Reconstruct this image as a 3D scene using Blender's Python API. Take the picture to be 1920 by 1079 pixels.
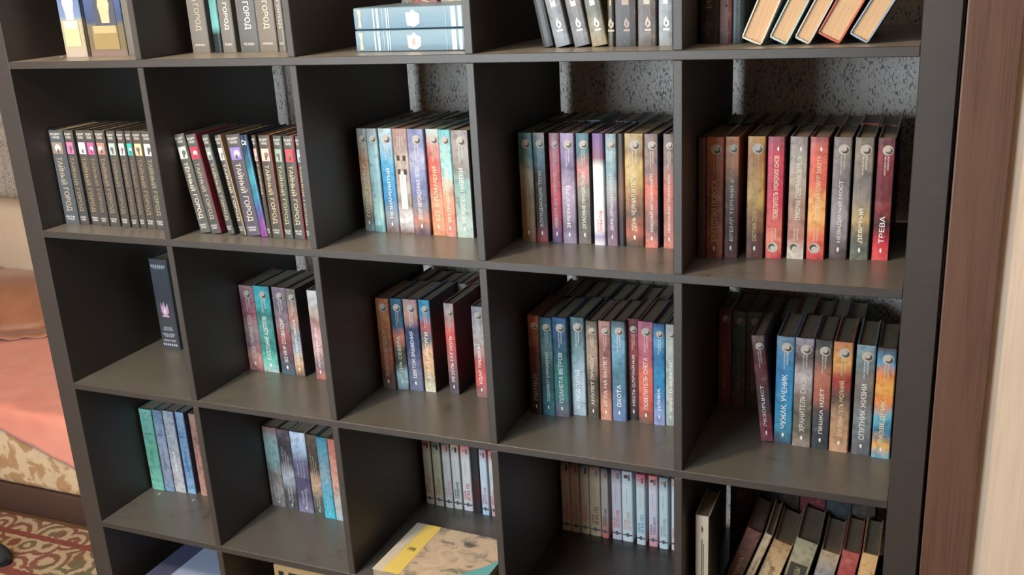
import bpy, bmesh, math, random
from mathutils import Matrix, Vector

for o in list(bpy.data.objects):
    bpy.data.objects.remove(o)
scene = bpy.context.scene
C = scene.collection
R = math.radians

# ------------------------------------------------------------------ camera
W, T, H, DEPTH, ZA = .335, .0148, .3424, .41, 1.479   # cubby width, board, cubby height, case depth, top of first shelf
cam_data = bpy.data.cameras.new('camera')
cam = bpy.data.objects.new('camera', cam_data)
C.objects.link(cam)
cam.location = (1.7643, -1.5293, ZA + .1384)
cam.rotation_euler = (1.25724, .052076, .394735)
cam_data.sensor_width = 36
cam_data.lens = 36 * 1875.3 / 1920
cam_data.clip_start = .02
scene.camera = cam

# ------------------------------------------------------------------ world, lights, exposure
scene.view_settings.view_transform = 'Standard'
scene.view_settings.look = 'None'
scene.view_settings.gamma = 1
scene.view_settings.exposure = 0.22
scene.view_settings.use_curve_mapping = False
scene.cycles.use_denoising = True
world = bpy.data.worlds.new('world')
scene.world = world
world.use_nodes = True
world.node_tree.nodes['Background'].inputs[0].default_value = (.9, .82, .72, 1)
world.node_tree.nodes['Background'].inputs[1].default_value = .10


def area_light(name, loc, rot, sx, sy, power, color):
    d = bpy.data.lights.new(name, 'AREA')
    d.shape = 'RECTANGLE'
    d.size, d.size_y, d.energy, d.color = sx, sy, power, color
    o = bpy.data.objects.new(name, d)
    o.location, o.rotation_euler = loc, rot
    C.objects.link(o)
    return o


# daylight coming through the window in the wall behind the camera
area_light('window_daylight', (.22, -2.44, 1.42), (R(90), 0, 0), .85, 1.15, 66, (.70, .87, 1.0))


# ------------------------------------------------------------------ small helpers
def lin(c):
    c = c / 255
    return c / 12.92 if c <= .04045 else ((c + .055) / 1.055) ** 2.4


def hexc(s):
    return tuple(lin(int(s[i:i + 2], 16)) for i in (0, 2, 4)) + (1,)


def obj(name, me, mat=None, parent=None, loc=None):
    o = bpy.data.objects.new(name, me)
    C.objects.link(o)
    if mat is not None and not me.materials:
        me.materials.append(mat)
    if parent is not None:
        o.parent = parent
    if loc is not None:
        o.location = loc
    return o


def empty(name, loc=(0, 0, 0), rot=(0, 0, 0)):
    o = bpy.data.objects.new(name, None)
    o.empty_display_size = .05
    o.location, o.rotation_euler = loc, rot
    C.objects.link(o)
    return o


def tag(o, label, cat, group=None):
    o['label'], o['category'] = label, cat
    if group:
        o['group'] = group
    return o


def struct(name, me, mat, label=None):
    o = obj(name, me, mat)
    o['kind'] = 'structure'
    if label:
        o['label'] = label
    return o


def bm_box(bm, x0, x1, y0, y1, z0, z1):
    vs = [bm.verts.new((x, y, z)) for z in (z0, z1) for y in (y0, y1) for x in (x0, x1)]
    for f in ((0, 2, 3, 1), (4, 5, 7, 6), (0, 1, 5, 4), (2, 6, 7, 3), (0, 4, 6, 2), (1, 3, 7, 5)):
        bm.faces.new([vs[i] for i in f])


def mesh(bm, name='m', smooth=False):
    me = bpy.data.meshes.new(name)
    bm.normal_update()
    bm.to_mesh(me)
    bm.free()
    if smooth:
        me.polygons.foreach_set('use_smooth', [True] * len(me.polygons))
    return me


def box(x0, x1, y0, y1, z0, z1, bev=0, seg=1):
    bm = bmesh.new()
    bm_box(bm, x0, x1, y0, y1, z0, z1)
    if bev:
        bmesh.ops.bevel(bm, geom=bm.edges[:], offset=bev, segments=seg, affect='EDGES', profile=.5)
    return mesh(bm)


def prism(pts, z0, z1):
    """extrude a closed xy outline from z0 to z1"""
    bm = bmesh.new()
    lo = [bm.verts.new((x, y, z0)) for x, y in pts]
    hi = [bm.verts.new((x, y, z1)) for x, y in pts]
    n = len(pts)
    bm.faces.new(lo[::-1])
    bm.faces.new(hi)
    for i in range(n):
        bm.faces.new((lo[i], lo[(i + 1) % n], hi[(i + 1) % n], hi[i]))
    bmesh.ops.recalc_face_normals(bm, faces=bm.faces[:])
    return mesh(bm)


# ------------------------------------------------------------------ materials
class NT:
    def __init__(self, name):
        self.m = bpy.data.materials.new(name)
        self.m.use_nodes = True
        self.t = self.m.node_tree
        self.b = self.t.nodes['Principled BSDF']

    def n(self, kind, **kw):
        nd = self.t.nodes.new(kind)
        for k, v in kw.items():
            if k.startswith('i_'):
                key = k[2:]
                nd.inputs[int(key) if key.isdigit() else key].default_value = v
            else:
                setattr(nd, k, v)
        return nd

    def l(self, a, b):
        self.t.links.new(a, b)

    def set(self, **kw):
        for k, v in kw.items():
            self.b.inputs[k.replace('_', ' ')].default_value = v

    def coords(self, scale=(1, 1, 1), kind='Object', rot=(0, 0, 0)):
        tc = self.n('ShaderNodeTexCoord')
        mp = self.n('ShaderNodeMapping')
        mp.inputs['Scale'].default_value = scale
        mp.inputs['Rotation'].default_value = rot
        self.l(tc.outputs[kind], mp.inputs[0])
        return mp.outputs[0]

    def noise(self, vec, scale=5, detail=3, rough=.5, dist=0):
        nd = self.n('ShaderNodeTexNoise')
        nd.inputs['Scale'].default_value = scale
        nd.inputs['Detail'].default_value = detail
        nd.inputs['Roughness'].default_value = rough
        nd.inputs['Distortion'].default_value = dist
        if vec is not None:
            self.l(vec, nd.inputs['Vector'])
        return nd.outputs['Fac']

    def ramp(self, fac, stops, interp='LINEAR'):
        nd = self.n('ShaderNodeValToRGB')
        r = nd.color_ramp
        r.interpolation = interp
        while len(r.elements) < len(stops):
            r.elements.new(.5)
        for e, (p, c) in zip(r.elements, sorted(stops, key=lambda s: s[0])):
            e.position, e.color = p, c
        self.l(fac, nd.inputs[0])
        return nd.outputs[0]

    def math(self, op, a, b=None, clamp=False):
        nd = self.n('ShaderNodeMath', operation=op, use_clamp=clamp)
        for i, v in enumerate((a, b)):
            if v is None:
                continue
            if isinstance(v, (int, float)):
                nd.inputs[i].default_value = v
            else:
                self.l(v, nd.inputs[i])
        return nd.outputs[0]

    def mix(self, fac, a, b, mode='MIX'):
        nd = self.n('ShaderNodeMix', data_type='RGBA', blend_type=mode)
        for s, v in ((nd.inputs[0], fac), (nd.inputs[6], a), (nd.inputs[7], b)):
            if isinstance(v, (int, float)):
                s.default_value = v
            elif isinstance(v, tuple):
                s.default_value = v
            else:
                self.l(v, s)
        return nd.outputs[2]

    def color(self, c):
        self.l(c, self.b.inputs['Base Color'])

    def bump(self, fac, strength=.2, dist=.002):
        nd = self.n('ShaderNodeBump')
        nd.inputs['Strength'].default_value = strength
        nd.inputs['Distance'].default_value = dist
        self.l(fac, nd.inputs['Height'])
        self.l(nd.outputs[0], self.b.inputs['Normal'])


_plain = {}


def plain(hx, rough=.55, spec=.35, name=None):
    key = (hx, rough, spec)
    if key not in _plain:
        k = NT(name or 'paint_' + hx)
        k.set(Base_Color=hexc(hx), Roughness=rough, Specular_IOR_Level=spec)
        _plain[key] = k.m
    return _plain[key]


def mat_laminate():
    """black-brown laminate with grain; house dust lies on faces that look up"""
    k = NT('black_brown_laminate')
    grain = k.noise(k.coords((4, 4, 60)), 6, 4)
    base = k.ramp(grain, [(.3, (.016, .0110, .0085, 1)), (.7, (.029, .020, .0155, 1))])
    geo = k.n('ShaderNodeNewGeometry')
    sx = k.n('ShaderNodeSeparateXYZ')
    k.l(geo.outputs['Normal'], sx.inputs[0])
    up = k.math('GREATER_THAN', sx.outputs[2], .9)
    pos = k.n('ShaderNodeMapping')
    k.l(geo.outputs['Position'], pos.inputs[0])
    smear = k.noise(pos.outputs[0], 11, 4, .6, 1.2)
    fac = k.ramp(smear, [(.30, (.35, .35, .35, 1)), (.38, (.80, .80, .80, 1)), (.75, (.92, .92, .92, 1))])
    ps = k.n('ShaderNodeSeparateXYZ')
    k.l(geo.outputs['Position'], ps.inputs[0])
    # dust mix nearly off low in the fourth column, dust colour paler higher up
    less_dust = k.math('MULTIPLY', k.math('MULTIPLY', k.math('GREATER_THAN', ps.outputs[0], 1.036), k.math('LESS_THAN', ps.outputs[0], 1.39)), k.math('LESS_THAN', ps.outputs[2], .5))
    dust = k.math('MULTIPLY', k.math('MULTIPLY', up, fac), k.math('SUBTRACT', 1, k.math('MULTIPLY', less_dust, .93)))
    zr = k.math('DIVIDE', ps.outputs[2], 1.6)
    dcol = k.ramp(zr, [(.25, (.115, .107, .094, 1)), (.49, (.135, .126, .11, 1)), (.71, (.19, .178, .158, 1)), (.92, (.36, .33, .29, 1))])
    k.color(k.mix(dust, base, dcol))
    spk = k.noise(pos.outputs[0], 900, 1)
    rough = k.ramp(spk, [(.3, (.50, .50, .50, 1)), (.8, (.60, .60, .60, 1))])
    rmix = k.math('SUBTRACT', rough, k.math('MULTIPLY', up, .22))
    k.l(rmix, k.b.inputs['Roughness'])
    k.set(Specular_IOR_Level=.9)
    return k.m


def mat_wallpaper():
    k = NT('grey_flecked_wallpaper')
    v = k.coords((1, 1, .42))
    fine = k.noise(v, 300, 2, .5, .6)
    clump = k.noise(v, 45, 2)
    s = k.math('ADD', k.math('MULTIPLY', fine, .8), k.math('MULTIPLY', clump, .24))
    fl = k.ramp(s, [(.560, (0, 0, 0, 1)), (.615, (.85, .85, .85, 1))])
    tone = k.ramp(k.noise(v, 9, 3), [(.3, (.47, .41, .36, 1)), (.7, (.55, .48, .42, 1))])
    k.color(k.mix(fl, tone, (.09, .08, .085, 1)))
    k.bump(fine, .25, .001)
    k.set(Roughness=.8)
    return k.m


def mat_beige_wall():
    k = NT('beige_streaked_wallpaper')
    a = k.noise(k.coords((1, 1, .03)), 240, 3)
    b = k.noise(k.coords((1, 1, .12)), 40, 2)
    s = k.math('ADD', k.math('MULTIPLY', a, .5), k.math('MULTIPLY', b, .5))
    k.color(k.ramp(s, [(.3, (.60, .46, .34, 1)), (.7, (.74, .60, .47, 1))]))
    k.bump(a, .2, .001)
    k.set(Roughness=.85)
    return k.m


def mat_casing():
    k = NT('brown_wood_veneer')
    a = k.noise(k.coords((1, 1, .02)), 420, 4)
    b = k.noise(k.coords((1, 1, .06)), 35, 2)
    s = k.math('ADD', k.math('MULTIPLY', a, .55), k.math('MULTIPLY', b, .45))
    k.color(k.ramp(s, [(.30, (.075, .038, .026, 1)), (.5, (.120, .062, .042, 1)), (.8, (.145, .078, .055, 1))]))
    k.set(Roughness=.42, Specular_IOR_Level=.45)
    return k.m


def mat_floral():
    k = NT('floral_upholstery')
    v = k.coords((1, 1, 1))
    a = k.noise(v, 17, 3, .55, .5)
    b = k.noise(v, 60, 2)
    s = k.math('ADD', a, k.math('MULTIPLY', k.math('SUBTRACT', b, .5), .12))
    k.color(k.ramp(s, [(.44, (.66, .50, .32, 1)), (.49, (.62, .45, .28, 1)), (.53, (.47, .28, .14, 1)), (.66, (.42, .24, .11, 1))]))
    k.bump(b, .3, .002)
    k.set(Roughness=.9)
    return k.m


def mat_blanket():
    k = NT('coral_bedspread')
    a = k.noise(k.coords(), 7, 3)
    f = k.noise(k.coords(), 500, 1)
    k.color(k.ramp(a, [(.3, (.74, .26, .19, 1)), (.7, (.82, .33, .24, 1))]))
    k.bump(f, .15, .001)
    k.set(Roughness=.75, Sheen_Weight=.2)
    return k.m


def mat_carpet():
    k = NT('oriental_carpet')
    v = k.coords((1, 1, 1))
    w1 = k.n('ShaderNodeTexVoronoi', feature='F1')
    w1.inputs['Scale'].default_value = 11
    k.l(v, w1.inputs['Vector'])
    d = w1.outputs['Distance']
    ring = k.math('ADD', k.math('MULTIPLY', k.math('SINE', k.math('MULTIPLY', d, 21)), .5), .5)
    n1 = k.noise(v, 48, 3, .6, 1.0)
    n2 = k.noise(v, 6, 2)
    field = k.ramp(n2, [(.40, (.22, .075, .055, 1)), (.5, (.20, .10, .055, 1)), (.58, (.145, .125, .065, 1))], 'LINEAR')
    motif = k.ramp(k.math('ADD', k.math('MULTIPLY', ring, .45), k.math('MULTIPLY', n1, .8)), [(.56, (0, 0, 0, 1)), (.66, (1, 1, 1, 1))])
    c1 = k.mix(motif, field, (.47, .36, .23, 1))
    sx = k.n('ShaderNodeSeparateXYZ')
    k.l(v, sx.inputs[0])
    # plain red guard stripes that run along the border
    yy = k.math('ADD', sx.outputs[1], k.math('MULTIPLY', n1, .012))
    st = k.math('LESS_THAN', k.math('ABSOLUTE', k.math('SUBTRACT', yy, .385)), .012)
    st2 = k.math('LESS_THAN', k.math('ABSOLUTE', k.math('SUBTRACT', yy, .215)), .016)
    k.color(k.mix(k.math('MAXIMUM', st, st2), c1, (.22, .055, .042, 1)))
    pile = k.noise(v, 420, 2)
    k.bump(pile, .8, .004)
    k.set(Roughness=.95)
    return k.m


def mat_pages():
    k = NT('book_pages')
    a = k.noise(k.coords((1, .02, .02)), 900, 2)
    k.color(k.ramp(a, [(.3, (.22, .17, .115, 1)), (.7, (.36, .29, .205, 1))]))
    k.set(Roughness=.85)
    return k.m


def mat_pages_flat():
    k = NT('tan_page_edges')
    a = k.noise(k.coords((1, .02, .02)), 700, 2)
    k.color(k.ramp(a, [(.3, (.50, .31, .17, 1)), (.7, (.66, .44, .26, 1))]))
    k.set(Roughness=.85)
    return k.m


def mat_plaster(name, c):
    k = NT(name)
    a = k.noise(k.coords(), 6, 3)
    k.color(k.ramp(a, [(.3, tuple(x * .93 for x in c) + (1,)), (.7, c + (1,))]))
    k.set(Roughness=.9)
    return k.m


def mat_parquet():
    k = NT('floor_boards')
    a = k.noise(k.coords((.06, 1, 1)), 60, 3)
    k.color(k.ramp(a, [(.3, (.12, .06, .03, 1)), (.7, (.20, .11, .055, 1))]))
    k.set(Roughness=.5)
    return k.m


def parse(stops):
    toks = stops.split()
    res, n = [], len(toks)
    for i, s in enumerate(toks):
        hx, _, pos = s.partition('@')
        c = hexc(hx)
        g = .3 * c[0] + .59 * c[1] + .11 * c[2]
        res.append((float(pos) if pos else (i / max(1, n - 1)), tuple(.86 * v + .14 * g for v in c[:3]) + (1,)))
    last = -1
    fixed = []
    for i, (pos, c) in enumerate(res):       # unplaced stops after a placed one follow it
        if pos <= last:
            pos = min(1, last + .08)
        last = pos
        fixed.append((pos, c))
    return fixed


_cover = {}


def mat_cover(stops, side, h, seed, amp=.10):
    """printed jacket: colour bands down the book, broken up like a painted cover"""
    key = (stops, side, round(h, 2), seed)
    if key in _cover:
        return _cover[key]
    k = NT('jacket_print')
    tc = k.n('ShaderNodeTexCoord')
    mp = k.n('ShaderNodeMapping')
    mp.inputs['Location'].default_value = (seed * 1.37, seed * .71, seed * 2.3)
    k.l(tc.outputs['Object'], mp.inputs[0])
    sx = k.n('ShaderNodeSeparateXYZ')
    k.l(tc.outputs['Object'], sx.inputs[0])
    big = k.noise(mp.outputs[0], 34, 2, .5, .5)
    fine = k.noise(mp.outputs[0], 80, 3, .55, .3)
    f = k.math('SUBTRACT', 1, k.math('DIVIDE', sx.outputs[2], h))
    f = k.math('ADD', f, k.math('MULTIPLY', k.math('SUBTRACT', big, .5), amp * 2))
    c = k.ramp(f, parse(stops))
    if amp > .03:
        c = k.mix(k.ramp(fine, [(.36, (.5, .5, .5, 1)), (.50, (0, 0, 0, 1))]), c, k.mix(1, c, (.38, .36, .36, 1), 'MULTIPLY'))
        c = k.mix(k.ramp(fine, [(.60, (0, 0, 0, 1)), (.75, (.12, .12, .12, 1))]), c, (.72, .70, .66, 1))
    if side:
        nm = k.n('ShaderNodeSeparateXYZ')
        k.l(tc.outputs['Normal'], nm.inputs[0])
        sd = k.ramp(f, parse(side + ' ' + side if ' ' not in side else side))
        c = k.mix(k.math('GREATER_THAN', nm.outputs[0], .6), c, sd)
    k.color(c)
    k.set(Roughness=.38, Specular_IOR_Level=.4)
    _cover[key] = k.m
    return k.m


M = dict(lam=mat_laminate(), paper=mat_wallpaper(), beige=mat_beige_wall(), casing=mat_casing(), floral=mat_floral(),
         blanket=mat_blanket(), carpet=mat_carpet(), pages=mat_pages(), tanpages=mat_pages_flat(),
         ceiling=mat_plaster('ceiling_paint', (.60, .56, .50)), cream=mat_plaster('cream_fabric', (.66, .53, .40)),
         roomwall=mat_plaster('room_wall_paper', (.36, .29, .215)), floor=mat_parquet())

# ------------------------------------------------------------------ the room
struct('floor', box(-2.6, 3.2, -2.6, 1.75, -.12, -.014), M['floor'])
struct('ceiling', box(-2.6, 3.2, -2.6, 1.75, 2.68, 2.78), M['ceiling'])
struct('wall_back', box(-.4, 1.80, .460, .56, -.014, 2.68), M['paper'], 'grey flecked wallpaper wall behind the bookcase')
struct('wall_alcove', box(-2.6, -.28, 1.5, 1.6, -.014, 2.68), M['paper'], 'grey flecked wallpaper at the back of the bed alcove')
struct('wall_alcove_side', box(-.40, -.28, .5601, 1.4999, -.014, 2.68), M['paper'])
struct('wall_left', box(-2.7, -2.6, -2.6, 1.6, -.014, 2.68), M['roomwall'])
struct('wall_right_side', box(3.2, 3.3, -2.6, .56, -.014, 2.68), M['roomwall'])
struct('wall_right', box(1.7935, 3.2, .004, .4599, -.014, 2.68), M['beige'], 'beige streaked wallpaper to the right of the bookcase')
# wall behind the camera, with the window opening
WX0, WX1, WZ0, WZ1 = -.25, .70, .80, 2.05
bm = bmesh.new()
bm_box(bm, -2.6, WX0, -2.6, -2.5, -.014, 2.68)
bm_box(bm, WX1, 3.2, -2.6, -2.5, -.014, 2.68)
bm_box(bm, WX0, WX1, -2.6, -2.5, -.014, WZ0)
bm_box(bm, WX0, WX1, -2.6, -2.5, WZ1, 2.68)
struct('wall_front', mesh(bm), M['roomwall'])
win = empty('window_1', (0, 0, 0))
win['kind'] = 'structure'
for a in ((WX0, WX0 + .05, WZ0, WZ1), (WX1 - .05, WX1, WZ0, WZ1), (WX0 + .05, WX1 - .05, WZ0, WZ0 + .05),
          (WX0 + .05, WX1 - .05, WZ1 - .05, WZ1), (.20, .25, WZ0 + .05, WZ1 - .05)):
    obj('window_frame', box(a[0], a[1], -2.57, -2.52, a[2], a[3], .004), plain('e8e4dc'), win)
glass = NT('window_glass')
glass.set(Base_Color=(.9, .95, 1, 1), Roughness=.02, Transmission_Weight=1, IOR=1.45)
for x0, x1 in ((WX0 + .05, .20), (.25, WX1 - .05)):
    obj('window_pane', box(x0, x1, -2.549, -2.545, WZ0 + .05, WZ1 - .05), glass.m, win)
# the wooden casing right of the bookcase
trim = struct('trim_1', box(1.7895, 1.8600, -.010, .0038, -.013, 2.5, .0022, 2), M['casing'], 'brown wood casing strip beside the bookcase')

# ceiling lamp (warm), above and behind the camera
lamp = empty('ceiling_lamp', (.12, -1.42, 2.68))
tag(lamp, 'round white glass ceiling lamp above the bookcase side of the room', 'lamp')
bm = bmesh.new()
bmesh.ops.create_cone(bm, cap_ends=True, segments=32, radius1=.05, radius2=.05, depth=.03, matrix=Matrix.Translation((0, 0, -.016)))
obj('canopy', mesh(bm), plain('8a7a60', .3), lamp)
bm = bmesh.new()
bmesh.ops.create_cone(bm, cap_ends=True, segments=12, radius1=.008, radius2=.008, depth=.06, matrix=Matrix.Translation((0, 0, -.06)))
obj('stem', mesh(bm), plain('8a7a60', .3), lamp)
gl = NT('lit_lamp_glass')
gl.set(Base_Color=(.9, .8, .65, 1), Emission_Color=(1, .80, .58, 1), Emission_Strength=250)
bm = bmesh.new()
bmesh.ops.create_uvsphere(bm, u_segments=32, v_segments=16, radius=.11, matrix=Matrix.Translation((0, 0, -.19)))
obj('globe', mesh(bm, smooth=True), gl.m, lamp)
# ------------------------------------------------------------------ bookcase
case = empty('bookcase', (0, 0, 0))
tag(case, 'large black-brown open bookcase with five by five square cubbies', 'bookcase')
XR = 5 * W + 4 * T
TOPZ = ZA + H + .05
obj('side_panel', box(-.0518, 0, 0, DEPTH, 0, TOPZ, .0013), M['lam'], case)
obj('side_panel', box(XR, XR + .0507, 0, DEPTH, 0, TOPZ, .0013), M['lam'], case)
obj('top_panel', box(.0001, XR - .0001, 0, DEPTH, TOPZ - .05, TOPZ, .0006), M['lam'], case)
obj('bottom_panel', box(.0001, XR - .0001, 0, DEPTH, 0, ZA - 4 * (H + T) + .0148 * 0, .0006), M['lam'], case)
SHELF = [ZA - j * (H + T) for j in range(5)]          # top face of the board under each row
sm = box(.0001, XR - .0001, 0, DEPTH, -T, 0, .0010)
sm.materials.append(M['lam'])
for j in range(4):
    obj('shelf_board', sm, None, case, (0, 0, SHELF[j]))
dm = box(-T, 0, .0003, DEPTH, .0001, H - .0002, .0011)
dm.materials.append(M['lam'])
for j in range(5):
    for c in range(1, 5):
        obj('divider', dm, None, case, (c * (W + T), 0, SHELF[j]))

# ------------------------------------------------------------------ lettering
_tc = {}
_queue = []


def text_mesh(s):
    """flat mesh of a line of text, unit height capitals, x from 0 to width"""
    if s not in _tc:
        cu = bpy.data.curves.new('t', 'FONT')
        cu.body = s
        cu.resolution_u = 2
        cu.offset = .012
        cu.space_line = .82
        cu.align_x = 'LEFT'
        o = bpy.data.objects.new('t', cu)
        C.objects.link(o)
        bpy.context.view_layer.update()
        me = bpy.data.meshes.new_from_object(o.evaluated_get(bpy.context.evaluated_depsgraph_get()))
        bpy.data.objects.remove(o)
        co = [v.co.copy() for v in me.vertices]
        x0, x1 = min(c.x for c in co), max(c.x for c in co)
        y0, y1 = min(c.y for c in co), max(c.y for c in co)
        _tc[s] = ([((c.x - x0) / (x1 - x0), (c.y - y0) / (y1 - y0)) for c in co], [tuple(p.vertices) for p in me.polygons])
        bpy.data.meshes.remove(me)
    return _tc[s]


PROUD = .0005


def letters(parent, name, s, way, cx, cz, length, height, col, y=0.0):
    """way 'up' reads upward, 'down' reads downward, 'flat' reads across the spine"""
    pts, polys = text_mesh(s)
    vs = []
    for a, b in pts:
        a, b = (a - .5) * length, (b - .5) * height
        if way == 'up':
            vs.append((cx - b, y - PROUD, cz + a))
        elif way == 'down':
            vs.append((cx + b, y - PROUD, cz - a))
        else:
            vs.append((cx + a, y - PROUD, cz + b))
    me = bpy.data.meshes.new(name)
    me.from_pydata(vs, [], polys)
    return obj(name, me, plain(col, .5), parent)


def disc_pts(cx, cz, r, n=24, sx=1.0):
    return [(cx + sx * r * math.cos(2 * math.pi * i / n), cz + r * math.sin(2 * math.pi * i / n)) for i in range(n)]


def flat_poly(parent, name, layers, mats):
    """printed emblem: stacked thin polygons facing the front"""
    vs, fs, mi = [], [], []
    for k, (pts, m) in enumerate(layers):
        i0 = len(vs)
        vs += [(x, -PROUD - .00012 * k, z) for x, z in pts]
        fs.append(list(range(i0, len(vs))))
        mi.append(m)
    me = bpy.data.meshes.new(name)
    me.from_pydata(vs, [], fs)
    for m in mats:
        me.materials.append(m)
    for p_, m in zip(me.polygons, mi):
        p_.material_index = m
    return obj(name, me, None, parent)


def rect(x0, x1, z0, z1):
    return [(x0, z0), (x1, z0), (x1, z1), (x0, z1)]


def swirl(parent, cx, cz, r, flip=False):
    s = -1 if flip else 1
    flat_poly(parent, 'emblem', [
        (disc_pts(cx, cz, r), 0),
        (disc_pts(cx + s * .20 * r, cz - s * .08 * r, .66 * r), 1),
        (disc_pts(cx - s * .02 * r, cz + s * .18 * r, .52 * r), 0),
        (disc_pts(cx + s * .40 * r, cz - s * .30 * r, .17 * r), 1)],
        [plain('b4aca2', .5), plain('4a4640', .5)])


def crescent(parent, cx, cz, rx, rz, col='e0dcd2'):
    n = 10
    outer = [(cx - rx * math.sin(math.pi * i / n), cz + rz * math.cos(math.pi * i / n)) for i in range(n + 1)]
    inner = [(cx + .45 * rx * math.sin(math.pi * i / n), cz + rz * math.cos(math.pi * i / n)) for i in range(n, -1, -1)]
    flat_poly(parent, 'crescent_mark', [(outer + inner[1:-1], 0)], [plain(col, .5)])


# ------------------------------------------------------------------ books
def cover_mesh(w, h, d, round_=.0022, board=.0024):
    x = w / 2
    b = min(board, w * .16)
    o = [(x, d), (x, round_ + .006), (x - .0004, round_ + .003), (x, round_), (x - .0016, .0006), (x * .4, 0), (-x * .4, 0), (-x + .0016, .0006),
         (-x, round_), (-x + .0004, round_ + .003), (-x, round_ + .006), (-x, d)]
    i = [(-x + b, d), (-x + b, b + .0008), (x - b, b + .0008), (x - b, d)]
    return prism(o + i, 0, h)


def page_mesh(w, h, d):
    b = min(.0024, w * .16) + .0001
    return box(-w / 2 + b, w / 2 - b, .0034, d - .0035, .003, h - .003)


SEED = [0]


def small_lines(bk, w, h, cx, ztop, n, col, lens):
    """author and series lines: small rows of capitals that run up the spine"""
    words = ('РОМАН О ДРУГОМ МИРЕ', 'МАГИЯ ФЭНТЕЗИ', 'ПОХОДНЫЙ ДНЕВНИК')
    for k in range(n):
        L = lens[k] * h
        letters(bk, 'author_lettering', words[k % 3], 'up', cx + (k - (n - 1) / 2) * .16 * w, ztop - L / 2, L, .11 * w, col)


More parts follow.
